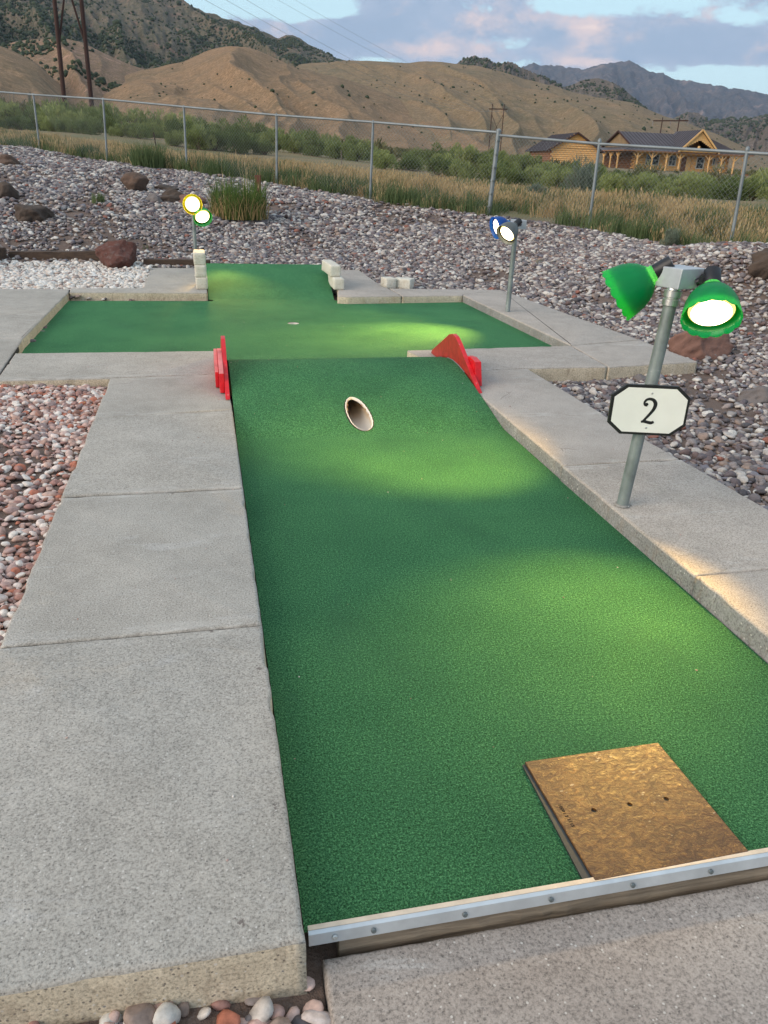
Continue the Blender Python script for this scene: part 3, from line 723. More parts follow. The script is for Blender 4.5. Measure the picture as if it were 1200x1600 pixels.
bl = (.135, .40, .135)
bx = -.045
gl = 'cream blocks at the sides of the far ramp'
for i, (nm_, dz, dy, dx) in enumerate((('bottom', 0, 0, 0), ('middle', .136, .012, -.008), ('top', .272, .03, -.012))):
    block('block', (bx+dx, 9.80+dy, ZS+dz), bl, .01, f'cream block at the {nm_} of the stack left of the far ramp', gl)
bl2 = (.135, .52, .135)
block('block', (1.60, 9.86, ZS), bl2, -.02, 'cream block lying lower in the pair right of the far ramp', gl)
block('block', (1.565, 10.06, ZS+.136), (.135, .62, .135), .03, 'long cream block lying on top of the pair right of the far ramp', gl)
p_ = hit(601, 448); block('block', (2.30, 9.98, .06), (.14, .20, .13), .15, 'small tan block on the stones at the concrete corner', 'loose blocks behind the right kerb')
block('block', (2.50, 9.97, .055), (.24, .17, .13), -.55, 'grooved cream block lying on the stones behind the right kerb', 'loose blocks behind the right kerb')

# ------------------------------------------------------------------ lamps
def shade_mat(name, col, tr=.55, tcol=None):
    m, t, p = mat(name, col, .25, spec=.5); v = objc(t)
    n = t.noise(v, 18, 4)
    c = t.mix(t.mr(n, .4, .75, 0, .35), col, tuple(min(1, x*1.5+.02) for x in col)); t.l.new(c, p.inputs['Base Color'])
    tb = t.add('ShaderNodeBsdfTranslucent', {'Color': (*(tcol or [min(1, x*2.6+.02) for x in col]), 1)})
    mx = t.add('ShaderNodeMixShader', {0: tr, 1: p.outputs[0], 2: tb.outputs[0]}); t.l.new(mx.outputs[0], t.n['Material Output'].inputs[0]); return m
M['sh_green'] = shade_mat('green_lampshade', (.002, .24, .11), .58, (.15, .82, .15)); M['sh_blue'] = shade_mat('blue_lampshade', (.01, .10, .34), .5)
M['sh_yellow'] = shade_mat('yellow_lampshade', (.85, .55, .02), .6); M['sh_grey'] = simple('grey_lampshade', (.10, .11, .105), .4, .2, .2, 20)
def bulb_m(name, col, st_):
    m = bpy.data.materials.new(name); m.use_nodes = True; t = NT(m.node_tree); t.n.clear()
    e = t.add('ShaderNodeEmission', {'Color': (*col, 1), 'Strength': st_}); o = t.add('ShaderNodeOutputMaterial', {'Surface': e.outputs[0]}); return m
M['bulb'] = bulb_m('lit_bulb', (1, .84, .50), 12.0); M['bulb_rim'] = bulb_m('bulb_rim_glow', (1, .74, .22), 1.45)
def basis(ax):
    ax = Vector(ax).normalized(); t = Vector((0, 0, 1)) if abs(ax.z) < .95 else Vector((1, 0, 0)); e1 = ax.cross(t).normalized(); return ax, e1, ax.cross(e1)
def lamp_head(root, J, tail, axis, mshade, power, joint_from, scallop=True, spot=95, k=1.0, blend=.9, lcol=(1, .62, .15), aim=None):
    ax, e1, e2 = basis(axis); tail = Vector(tail)
    mb = MB(); mb.lathe([(-.002, .030*k), (0, .036*k), (.075*k, .038*k), (.082*k, .034*k)], tail, ax, 24)
    so = par(mb.build('socket', M['black'], None, autos=True), root)
    R0 = .125*k
    prof = [(.060, .033), (.078, .037), (.085, .040), (.092, .038), (.102, .050), (.122, .074), (.150, .095), (.185, .110), (.225, .1185), (.262, .1235), (.266, .125),
            (.2655, .1225), (.225, .116), (.185, .1075), (.150, .0925), (.122, .0715), (.102, .047)]
    prof = [(a*k, b_*k) for a, b_ in prof]
    rf = (lambda i, th: (abs(math.sin(th*7))-.5)*.010*k if 9 <= i <= 11 else 0) if scallop else None
    mb = MB(); mb.lathe(prof, tail, ax, 112 if scallop else 48, caps=False, rf=rf)
    par(mb.build('lampshade', mshade, None, smooth=True), root)
    mb = MB(); tb = .222*k
    mb.lathe([(tb-.10*k, .030*k), (tb-.03*k, .072*k), (tb, .096*k)], tail, ax, 32, caps=False)
    bb = par(mb.build('bulb', M['white_cup'], None, smooth=True), root)
    mb = MB(); mb.lathe([(tb+.0125*k, .084*k), (tb+.020*k, .055*k), (tb+.024*k, .02*k), (tb+.0245*k, .0005)], tail, ax, 32, caps=False)
    fo = mb.build('bulb_face', M['bulb'], bb, smooth=True); fo.matrix_parent_inverse = Matrix()
    mb = MB(); mb.lathe([(tb, .096*k), (tb+.006*k, .093*k), (tb+.0125*k, .084*k)], tail, ax, 32, caps=False)
    fr_ = mb.build('bulb_rim', M['bulb_rim'], bb, smooth=True); fr_.matrix_parent_inverse = Matrix()
    # swivel arm between box and socket
    jf = Vector(joint_from); jt = tail+ax*.03*k
    mb = MB(); mb.tube(jf, jt, .017*k, .017*k, 14); mid = (jf+jt)/2
    mb.lathe([(-.018*k, .024*k), (.018*k, .024*k)], mid, (jt-jf).cross(Vector((0, 0, 1))), 16)
    par(mb.build('swivel_arm', M['black'], None, autos=True), root)
    ld = bpy.data.lights.new('lamp_light', 'SPOT'); ld.energy = power; ld.spot_size = math.radians(spot); ld.spot_blend = blend; ld.color = lcol; ld.shadow_soft_size = .06*k
    lo = bpy.data.objects.new('lamp_light', ld); C.objects.link(lo); lo.location = tail+ax*(tb+.03*k); lo.rotation_euler = (ax if aim is None else (Vector(aim)-lo.location)).to_track_quat('-Z', 'Y').to_euler(); par(lo, root)
    return fo

# near lamp with the number sign
PB = Vector(g(972, 790, ZS)); YL = PB.y
PT = Vector(at_y(1053, 452, YL))
lamp1 = empty('lamp_post', PB); tag(lamp1, 'leaning steel post with two green lampshades and a number 2 sign', 'lamp post')
def pbuild(mb, name, m_, root, **kw): return par(mb.build(name, m_, None, **kw), root)
up = (PT-PB).normalized()
mb = MB(); mb.tube(PB-up*.06, PT-up*.055, .0275, .0275, 24); pbuild(mb, 'post', M['galv_post'], lamp1, autos=True)
mb = MB(); mb.lathe([(0, .034), (.006, .036), (.012, .030)], PB-Vector((0, 0, .001)), (0, 0, 1), 20); pbuild(mb, 'post_collar', M['con_side_grey'], lamp1, autos=True)
mb = MB(); mb.lathe([(-.068, .029), (-.065, .036), (-.040, .036), (-.037, .032), (-.032, .032), (-.030, .0375), (-.005, .0375), (-.002, .030), (.015, .026)], PT, up, 24); pbuild(mb, 'pipe_connector', M['zinc'], lamp1, autos=True)
# junction box: front edge faces the camera
bc = Vector(at_y(1063, 436, YL))+Vector((.0, .03, .0))
ang = math.radians(-2)
cs = []
bq = MB()
e_l = Vector((-.30, .95, 0)); e_r = Vector((.95, .30, 0))
e_l.normalize(); e_r.normalize()
front = Vector(at_y(1063, 437, YL-.05))
hh = .082
base = []
def P3(a, b_, c): return front+e_l*a+e_r*b_+up*c
BW = .138
bq.hexa([P3(0, 0, -hh/2), P3(0, BW, -hh/2), P3(BW, BW, -hh/2), P3(BW, 0, -hh/2), P3(0, 0, hh/2), P3(0, BW, hh/2), P3(BW, BW, hh/2), P3(BW, 0, hh/2)])
pbuild(bq, 'junction_box', M['box_grey'], lamp1, bevel=.004)
# heads
V_down = RM @ np.array([0, 1.0, 0])
t1 = Vector(at_y(1113, 424, YL-.03)); v1 = (t1-Vector(CAM)).normalized(); dn = Vector(V_down); dn = (dn-v1*dn.dot(v1)).normalized()
ax1 = (-v1*.66+dn*.75+Vector((-.02, 0, 0))).normalized()
lamp_head(lamp1, None, t1, ax1, M['sh_green'], 240, P3(0, .10, -.015), spot=62, k=.93, blend=1.0, aim=(1.30, 2.15, 0))
t2 = Vector(at_y(1050, 411, YL+.06)); ax2 = Vector(RM @ np.array([-.76, .40, .42])).normalized()
lamp_head(lamp1, None, t2, ax2, M['sh_green'], 300, P3(.10, .06, .02), spot=66, k=.96, blend=1.0, aim=(1.2, 4.05, 0))
# sign plate
SR = Vector((RM[:, 0][0], RM[:, 0][1], 0)).normalized(); SR = Vector((math.cos(math.radians(-15)), math.sin(math.radians(-15)), 0))
SU = (up-SR*up.dot(SR)).normalized(); SN = SR.cross(SU)          # towards +Y side
sc0 = Vector(at_y(1014, 641.5, YL-.045))
plate = empty('sign_plate', sc0)
def S3(x, y, d): return sc0+SR*x+SU*y-SN*(-d)
wd, ht_, cx, cy = .170, .112, .058, .048
def octo(sx, sy, cx_, cy_): return [(-sx+cx_, -sy), (sx-cx_, -sy), (sx, -sy+cy_), (sx, sy-cy_), (sx-cx_, sy), (-sx+cx_, sy), (-sx, sy-cy_), (-sx, -sy+cy_)]
def flat(mbx, poly, d0, d1):
    n_ = len(poly); mbx.add([S3(x, y, d0) for x, y in poly]+[S3(x, y, d1) for x, y in poly], [tuple(range(n_)), tuple(range(2*n_-1, n_-1, -1))]+[(i, i+n_, (i+1) % n_+n_, (i+1) % n_) for i in range(n_)])
sgn = -1 if (S3(0, 0, 1)-sc0).dot(Vector(CAM)-sc0) < 0 else 1
mb = MB(); flat(mb, octo(wd, ht_, cx, cy), 0, -sgn*.018); sp = mb.build('sign_plate', M['sign_black'], None, bevel=.0015)
bpy.data.objects.remove(plate); par(sp, lamp1)
def child(o, p): o.parent = p; o.matrix_parent_inverse = Matrix(); return o
mb = MB(); flat(mb, octo(wd-.012, ht_-.012, cx-.004, cy-.003), sgn*.0006, sgn*.0022); child(mb.build('sign_face', M['sign_white']), sp)
# numeral 2 as a tapered brush stroke
def stroke(pts, ws, d0, d1, seg=6):
    P = [Vector(p + (0,)) for p in pts]; path_ = []; 
    for i in range(len(P)-1):
        p0 = P[max(i-1, 0)]; p1 = P[i]; p2 = P[i+1]; p3 = P[min(i+2, len(P)-1)]
        for j in range(seg):
            s_ = j/seg; q = .5*((2*p1)+(p2-p0)*s_+(2*p0-5*p1+4*p2-p3)*s_*s_+(3*p1-3*p2+p3-p0)*s_**3); path_.append((q, ws[i]*(1-s_)+ws[i+1]*s_))
    path_.append((P[-1], ws[-1])); L = []; Rr = []
    for i, (q, w_) in enumerate(path_):
        d = (path_[min(i+1, len(path_)-1)][0]-path_[max(i-1, 0)][0]).normalized(); nn = Vector((-d.y, d.x, 0)); L.append(q+nn*w_/2); Rr.append(q-nn*w_/2)
    mbx = MB()
    for i in range(len(L)-1):
        q = [L[i], L[i+1], Rr[i+1], Rr[i]]
        mbx.add([S3(a.x, a.y, d0) for a in q]+[S3(a.x, a.y, d1) for a in q], [(0, 1, 2, 3), (7, 6, 5, 4), (0, 4, 5, 1), (2, 6, 7, 3)])
    return mbx
K = .33/755.0   # zoomed pixels to metres
def nz(x, y): 
    # photo sheared by the lean: undo with the plate's own axes
    X = (x-562)*K; Y = -(y-428)*K; return (X-Y*.235, Y)
num = [(548, 372), (528, 368), (522, 345), (545, 318), (582, 308), (618, 322), (630, 358), (612, 405), (575, 452), (530, 500), (488, 545)]
ws = [.012, .013, .009, .010, .012, .0145, .0165, .0145, .0125, .011, .010]
mb = stroke([nz(*q) for q in num], ws, sgn*.0024, sgn*.0032)
mb2 = stroke([nz(472, 548), nz(500, 540), nz(540, 548), nz(572, 552), nz(600, 540)], [.008, .013, .0135, .014, .010], sgn*.0024, sgn*.0034)
mb.add(mb2.v, mb2.f)
ball = [nz(545+13*math.cos(a), 362+14*math.sin(a)) for a in np.linspace(0, 2*math.pi, 14, endpoint=False)]
flat(mb, ball, sgn*.0024, sgn*.0036)
child(mb.build('numeral', M['sign_black']), sp)

for yy in (.078, -.078):
    mb = MB(); q = S3(0, yy, sgn*.0024); mb.lathe([(0, .0048), (.0012, .0045), (.0022, .003), (.0022, .0001)], q, SN*sgn if (SN*sgn).dot(Vector(CAM)-q) > 0 else -SN*sgn, 12, caps=False); child(mb.build('screw', M['zinc'], autos=True), sp)
# middle lamp: blue and grey shades
B2 = Vector(g(793, 487, ZS)); T2 = Vector(at_y(806, 356, B2.y)); lamp2 = empty('lamp_post', B2)
tag(lamp2, 'slim steel post with a blue and a grey lampshade beside the far right kerb', 'lamp post')
u2 = (T2-B2).normalized()
mb = MB(); mb.tube(B2-u2*.05, T2-u2*.03, .026, .026, 16); pbuild(mb, 'post', M['galv_post'], lamp2, autos=True)
mb = MB(); bq = T2+Vector((.03, 0, .035)); mb.box((bq.x-.075, bq.y-.05, bq.z-.045), (bq.x+.065, bq.y+.06, bq.z+.045)); pbuild(mb, 'junction_box', M['box_grey'], lamp2, bevel=.004)
tb_ = Vector(at_y(805, 346, B2.y+.10)); lamp_head(lamp2, None, tb_, Vector((-.93, -.10, -.28)).normalized(), M['sh_blue'], 110, bq+Vector((-.04, .04, 0)), False, 85, .92)
tb_ = Vector(at_y(812, 345, B2.y-.12)); lamp_head(lamp2, None, tb_, Vector((-.80, -.42, -.62)).normalized(), M['sh_grey'], 420, bq+Vector((.0, -.04, 0)), False, 62, .92)

# left lamp: yellow and green shades
B3 = Vector((-.135, 11.05, ZS)); T3 = Vector(at_y(302, 332, 11.05)); lamp3 = empty('lamp_post', B3)
tag(lamp3, 'slim steel post with a yellow and a green lampshade behind the cream block stack', 'lamp post')
B3b = Vector(at_y(306.5, 415, 11.05)); u3 = (T3-B3b).normalized()
mb = MB(); mb.tube(B3b-u3*.12, T3, .024, .024, 16); pbuild(mb, 'post', M['galv_post'], lamp3, autos=True)
bq = T3+Vector((.02, .03, .03)); mb = MB(); mb.box((bq.x-.05, bq.y-.04, bq.z-.04), (bq.x+.06, bq.y+.06, bq.z+.04)); pbuild(mb, 'junction_box', M['box_grey'], lamp3, bevel=.004)
tv = Vector(at_y(300, 316, 11.17)); va = (Vector(CAM)-tv).normalized(); lamp_head(lamp3, None, tv, (va+Vector((.02, 0, -.10))).normalized(), M['sh_yellow'], 28, bq, False, 80)
tv = Vector(at_y(309, 322, 11.20)); lamp_head(lamp3, None, tv, Vector((.22, -.80, -.50)).normalized(), M['sh_green'], 170, bq, False, 62, aim=(.55, 9.05, 0))

# ------------------------------------------------------------------ rocks
def ico(sub):
    bm = bmesh.new(); bmesh.ops.create_icosphere(bm, subdivisions=sub, radius=1); V = np.array([v.co[:] for v in bm.verts]); Fc = np.array([[v.index for v in f.verts] for f in bm.faces]); bm.free(); return V, Fc
I2, I3, I4, I5 = ico(2), ico(3), ico(4), ico(5)
def rock_v(I, seed, lump=.25, facets=5, rough=.06):
    V, Fc = I; V = V.copy(); rg = np.random.default_rng(seed)
    for k in range(facets):
        n_ = rg.normal(size=3); n_ /= np.linalg.norm(n_); h = rg.uniform(.55, .85); d = V @ n_; V = V-np.maximum(0, d-h)[:, None]*n_[None]*.9
    f1 = fbm(V[:, 0]*1.3+seed, V[:, 1]*1.3+V[:, 2]*1.7, 2, seed % 13)-.5; f2 = fbm(V[:, 0]*4+seed, V[:, 1]*4+V[:, 2]*5, 3, seed % 7)-.5
    return V*(1+f1*lump*2+f2*rough*2)[:, None], Fc
def boulder(name, P, size, seed, m_, label, rz=0, I=I4, sink=.25, group=None):
    V, Fc = rock_v(I, seed, .25, 7, .09); V = V*np.array(size)[None]/2; o = link(name, np_mesh(name, V, Fc, True), None, m_)
    o.location = (P[0], P[1], P[2]+size[2]/2-sink*size[2]); o.rotation_euler[2] = rz; tag(o, label, 'rock', group); return o
def bpx(px, py, wpx, hpx, seed, m_, label, depth=.8, sink=.2, rz=0, group='boulders lying on the stones'):
    P = hit(px, py); D = (RM.T @ (P-CAM))[2]; w_ = wpx/F*D; h = hpx/F*D*1.15
    return boulder('boulder', (P[0], P[1]+w_*depth*.3, P[2]), (w_, w_*depth, h/(1-sink)), seed, m_, label, rz, I5 if wpx > 50 else I4, sink, group)
bpx(187, 421, 66, 37, 11, M['rock_red'], 'rough dark red boulder between the white pebbles and the grey stones', sink=.08)
bpx(212, 301, 44, 24, 12, M['rock_brown'], 'brown boulder on the stone slope left of the yellow lamp')
bpx(275, 318, 52, 20, 13, M['rock_dark'], 'flat dark brown boulder just behind the yellow lampshade', sink=.3)
bpx(262, 299, 40, 9, 14, M['rock_dark'], 'thin flat slab of dark rock up the slope behind the yellow lamp', sink=.3)
bpx(8, 312, 40, 24, 15, M['rock_dark'], 'dark boulder cut by the left edge of the picture on the stone slope')
bpx(47, 348, 62, 26, 16, M['rock_dark'], 'low wedge shaped dark boulder on the left of the stone slope', sink=.35)
bpx(12, 260, 42, 14, 17, M['rock_brown'], 'low brown boulder highest up the slope at far left', sink=.35)
bpx(300, 322, 60, 16, 18, M['rock_redbrown'], 'low reddish boulder between the yellow lamp and the grass clump', sink=.4)
bpx(1100, 560, 100, 42, 19, M['rock_redbrown'], 'flat reddish brown rock by the end of the right concrete slab', sink=.35, depth=.6)
bpx(1200, 441, 62, 40, 20, M['rock_dark'], 'dark brown boulder at the right edge below the fence')
bpx(1188, 632, 60, 22, 21, M['rock_grey'], 'flat grey rock among the stones at the right edge', sink=.45)
bpx(240, 318, 26, 12, 22, M['rock_grey'], 'small grey boulder beside the brown boulder left of the yellow lamp', sink=.3)
bpx(1005, 598, 28, 10, 24, M['rock_grey'], 'small grey rock under the end of the right concrete slab', sink=.3)

# ------------------------------------------------------------------ timbers
def sleeper(name, a, b_, w_, h, label, m_=None, group=None):
    mb = MB(); mb.beam(a, b_, w_, h); o = mb.build(name, m_ or M['sleeper'], bevel=.008)
    bm = bmesh.new(); bm.from_mesh(o.data); bmesh.ops.subdivide_edges(bm, edges=[e for e in bm.edges if e.calc_length() > .4], cuts=14)
    for v in bm.verts: v.co.z += (vn(v.co.x*5, v.co.y*5, 3)-.5)*.02; v.co.y += (vn(v.co.x*6, v.co.z*9, 4)-.5)*.015
    bm.to_mesh(o.data); bm.free()
    tag(o, label, 'timber', group); return o
s0 = Vector(at_y(18, 405, 12.3)); s1 = Vector(at_y(157, 404, 12.1)); 
sleeper('railway_sleeper', s0, s1, .14, .22, 'long dark timber holding back the stones behind the white pebbles', group='dark timbers edging the stone slope')
e0 = Vector((s0.x-.08, s0.y-.1, .15)); e1_ = Vector((s0.x-.75, s0.y-1.2, .12))
sleeper('railway_sleeper', e0, e1_, .14, .24, 'dark timber at the left edge meeting the long timber at a corner', group='dark timbers edging the stone slope')
q0 = Vector(at_y(225, 413, 11.75)); q1 = Vector(at_y(329, 413, 11.72)); sleeper('railway_sleeper', (q0.x, q0.y, .12), (q1.x, q1.y, .12), .12, .14, 'short low dark timber behind the grey slab and the block stack', group='dark timbers edging the stone slope')

# ------------------------------------------------------------------ ground sheet
YAW = math.atan2(RM[0, 2], RM[1, 2])
azv = np.concatenate([np.arange(-180, -44, 4.0), np.arange(-44, 44, .22), np.arange(44, 180.01, 4.0)]); az = np.radians(azv)+YAW
rad = np.concatenate([[.02], np.geomspace(.3, 16000, 400)])
AZ, RR = np.meshgrid(az, rad, indexing='ij'); GX = RR*np.sin(AZ); GY = RR*np.cos(AZ)
GZ = ground_z(GX, GY)
for gp in GREEN_POLYS: GZ = np.where(inpoly(GX, GY, gp), np.minimum(GZ, -.03), GZ)
for s_ in slabs: GZ = np.where(inpoly(GX, GY, s_[0]), np.minimum(GZ, -.02 if s_[2] > 0 else -.12), GZ)
def ground_mat():
    m, t, p = mat('ground', (.1, .08, .06), .95); v = pos(t)
    at = t.add('ShaderNodeAttribute', attribute_name='zone'); s = t.sep(at.outputs['Vector'])
    n = t.noise(v, 2.2, 5, .65); n2 = t.noise(v, 30, 4, .7)
    dirt = t.mix(t.mr(n, .3, .7), (.11, .075, .058), (.18, .125, .098)); dirt = t.mix(t.mr(n2, .5, .7, 0, .6), dirt, (.20, .16, .14))
    soil = t.mix(t.mr(t.noise(v, .35, 4), .35, .65), (.22, .155, .075), (.13, .13, .055)); soil = t.mix(t.mr(n2, .4, .7, 0, .5), soil, (.30, .22, .12))
    scrub = t.mix(t.mr(t.noise(v, .06, 5, .65), .4, .6), (.075, .085, .04), (.22, .15, .075))
    c = t.mix(s[0], dirt, soil); c = t.mix(s[1], c, scrub); t.l.new(c, p.inputs['Base Color'])
    bump(t, p, n2, .7, .03); return m
M['ground'] = ground_mat()
gm = np_mesh('ground', np.stack([GX, GY, GZ], -1).reshape(-1, 3), grid_faces(len(az), len(rad))[:, ::-1], True)
fx = np.array([FP[i][0][0] for i in range(8)]); 
AZF = np.array([math.atan2(p[0][0], p[0][1]) for p in FP]); RF = np.array([math.hypot(p[0][0], p[0][1]) for p in FP])
def fence_r(a): return np.interp(a, AZF, RF, left=RF[0]*1.15, right=13.2)
aa = np.arctan2(GX, GY); z0_ = np.clip((RR-fence_r(aa)+.6)/1.0, 0, 1)*(GY > 1); z1_ = np.clip((RR-60)/40, 0, 1); z0_ = np.maximum(z0_, (GY < 1)*(RR > 14))
zat = gm.attributes.new('zone', 'FLOAT_VECTOR', 'POINT'); zat.data.foreach_set('vector', np.stack([z0_, z1_, z1_*0], -1).astype(np.float32).ravel())
tag(link('ground', gm, None, M['ground']), kind='structure')

# ------------------------------------------------------------------ scatter by geometry nodes
def scatter(name, P, Rt, Sc, idx, variants, m_, label=None):
    col = bpy.data.collections.new(name+'_kinds')
    for i, (V, Fc, sm) in enumerate(variants):
        me = np_mesh('%s_kind' % name, V, Fc, sm); me.materials.append(m_); o = bpy.data.objects.new('kind_%02d' % i, me); col.objects.link(o)
    me = bpy.data.meshes.new(name); me.vertices.add(len(P)); me.vertices.foreach_set('co', np.asarray(P, np.float32).ravel())
    for an, arr in (('rot', Rt), ('scl', Sc)):
        a = me.attributes.new(an, 'FLOAT_VECTOR', 'POINT'); a.data.foreach_set('vector', np.asarray(arr, np.float32).ravel())
    a = me.attributes.new('pick', 'INT', 'POINT'); a.data.foreach_set('value', np.asarray(idx, np.int32))
    me.materials.append(m_)
    ng = bpy.data.node_groups.new(name, 'GeometryNodeTree')
    ng.interface.new_socket('Geometry', in_out='INPUT', socket_type='NodeSocketGeometry'); ng.interface.new_socket('Geometry', in_out='OUTPUT', socket_type='NodeSocketGeometry')
    N = ng.nodes; L = ng.links; gi = N.new('NodeGroupInput'); go = N.new('NodeGroupOutput'); ip = N.new('GeometryNodeInstanceOnPoints'); ci = N.new('GeometryNodeCollectionInfo')
    ci.inputs['Collection'].default_value = col; ci.inputs['Separate Children'].default_value = True; ci.inputs['Reset Children'].default_value = True
    ip.inputs['Pick Instance'].default_value = True
    def na(nm_, ty):
        q = N.new('GeometryNodeInputNamedAttribute'); q.data_type = ty; q.inputs['Name'].default_value = nm_; return q.outputs[0]
    e = N.new('FunctionNodeEulerToRotation'); L.new(na('rot', 'FLOAT_VECTOR'), e.inputs[0])
    L.new(gi.outputs[0], ip.inputs['Points']); L.new(ci.outputs[0], ip.inputs['Instance']); L.new(na('pick', 'INT'), ip.inputs['Instance Index']); L.new(e.outputs[0], ip.inputs['Rotation']); L.new(na('scl', 'FLOAT_VECTOR'), ip.inputs['Scale'])
    L.new(ip.outputs[0], go.inputs[0])
    o = link(name, me); md = o.modifiers.new('scatter', 'NODES'); md.node_group = ng
    tag(o, label, kind='stuff'); return o
def visible(x, y, z, m_=60):
    P = np.stack([x, y, z], -1)-CAM[None]; c = P @ RM; ok = c[:, 2] > .1; u_ = 600+F*c[:, 0]/np.maximum(c[:, 2], .1); v_ = 800+F*c[:, 1]/np.maximum(c[:, 2], .1)
    return ok & (u_ > -m_-60) & (u_ < 1260+m_) & (v_ > -m_) & (v_ < 1600+m_)
def not_slab(x, y, grow=0):
    bad = np.zeros(len(x), bool)
    for pl in ALLP: bad |= inpoly(x, y, pl)
    return ~bad
def jgrid(x0, x1, y0, y1, st_):
    gx, gy = np.meshgrid(np.arange(x0, x1, st_), np.arange(y0, y1, st_)); gx = gx.ravel()+RNG.uniform(-.5, .5, gx.size)*st_; gy = gy.ravel()+RNG.uniform(-.5, .5, gy.size)*st_; return gx, gy
stones = []
for k in range(10):
    V, Fc = rock_v(I3 if k < 3 else I2, 100+k, .18, 3, .02); stones.append((V*np.array([1, RNG.uniform(.68, .9), RNG.uniform(.42, .62)])[None], Fc, True))
def stone_field(name, x, y, size, m_, label, lift=.3, spread=.35):
    z = ground_z(x, y); ok = visible(x, y, z) & not_slab(x, y); x, y, z = x[ok], y[ok], z[ok]; size = size[ok] if np.ndim(size) else np.full(len(x), size)
    n_ = len(x); s_ = size*.5*np.exp(RNG.normal(0, spread, n_)); s_ = np.clip(s_, size*.22, size*.85)
    z = z+s_*lift+RNG.uniform(-.15, .35, n_)*s_
    rt = np.stack([RNG.normal(0, .28, n_), RNG.normal(0, .28, n_), RNG.uniform(0, 6.28, n_)], -1)
    sc = s_[:, None]*RNG.uniform(.85, 1.15, (n_, 3))
    print(name, n_)
    return scatter(name, np.stack([x, y, z], -1), rt, sc, RNG.integers(0, 10, n_), stones, m_, label)
PINK = lambda x, y: (x < -.6) & (y > 1.0) & (y < 5.6)
WHITE = lambda x, y: (x < -.68) & (y > 9.55) & (y < 12.05-.0*x)
def inside_fence(x, y, off=.15):
    a = np.arctan2(x, y); return (np.hypot(x, y) < fence_r(a)-off-.25*(fbm(x*1.3, y*1.3, 2, 4)))
# main field, size and spacing grow with distance from the path
for nm_, (r0, r1), st_, sz in (('river_stones_near', (0, 9), .033, .045), ('river_stones_middle', (9, 14.5), .042, .058), ('river_stones_far', (14.5, 36), .055, .076)):
    x, y = jgrid(-14, 12, -.5 if r0 == 0 else 5, min(34, r1+1), st_); rr = np.hypot(x, y)
    bare = fbm(x*.9, y*.9, 4, 21)
    ok = (rr >= r0) & (rr < r1) & inside_fence(x, y) & ~PINK(x, y) & ~WHITE(x, y) & ~((y < 1.3) & (x < 1.9)) & (RNG.uniform(0, 1, len(x)) > np.clip((bare-.57)*5, 0, .8))
    stone_field(nm_, x[ok], y[ok], sz, M['st_grey'], 'grey and purple river stones covering the slope')
x, y = jgrid(-3.6, -.6, .9, 5.62, .024); ok = PINK(x, y); bare = fbm(x[ok]*1.6, y[ok]*1.6, 3, 5); kp = RNG.uniform(0, 1, ok.sum()) > np.clip((bare-.66)*6, 0, .6)
stone_field('pink_pebbles', x[ok][kp], y[ok][kp], .035, M['st_pink'], 'pink and cream pebbles beside the left walkway')
x, y = jgrid(-5, -.6, 9.5, 12.2, .033); ok = WHITE(x, y); stone_field('white_pebbles', x[ok], y[ok], .050, M['st_white'], 'white pebbles behind the left kerb')
x, y = jgrid(-.9, .128, .3, 1.25, .034); stone_field('loose_pebbles', x, y, .036, M['st_pink'], 'loose pebbles in the gap below the near slab', spread=.45)
x, y = jgrid(-1.0, .13, .3, 1.3, .05); stone_field('dark_pebbles', x, y, .045, M['st_grey'], 'dark pebbles in the gap below the near slab')

lx = RNG.uniform(-2.4, 3.9, 520); ly = RNG.uniform(1.2, 9.3, 520)
ok = not_slab(lx, ly) == False; lx, ly = lx[ok], ly[ok]; lz = np.array([turf_z(b_)+.001 if any(inpoly(np.array([a]), np.array([b_]), gp)[0] for gp in GREEN_POLYS) else ZS+.001 for a, b_ in zip(lx, ly)])
keep = RNG.uniform(0, 1, len(lx)) < np.where(lz > .06, .7, .28); lx, ly, lz = lx[keep], ly[keep], lz[keep]; nl = len(lx)
scatter('grit', np.stack([lx, ly, lz], -1), np.stack([np.zeros(nl), np.zeros(nl), RNG.uniform(0, 6.28, nl)], -1), (RNG.uniform(.0015, .0042, nl)[:, None])*np.ones((1, 3)), RNG.integers(0, 10, nl), stones, M['st_pink'], 'specks of grit on the carpet and slabs')

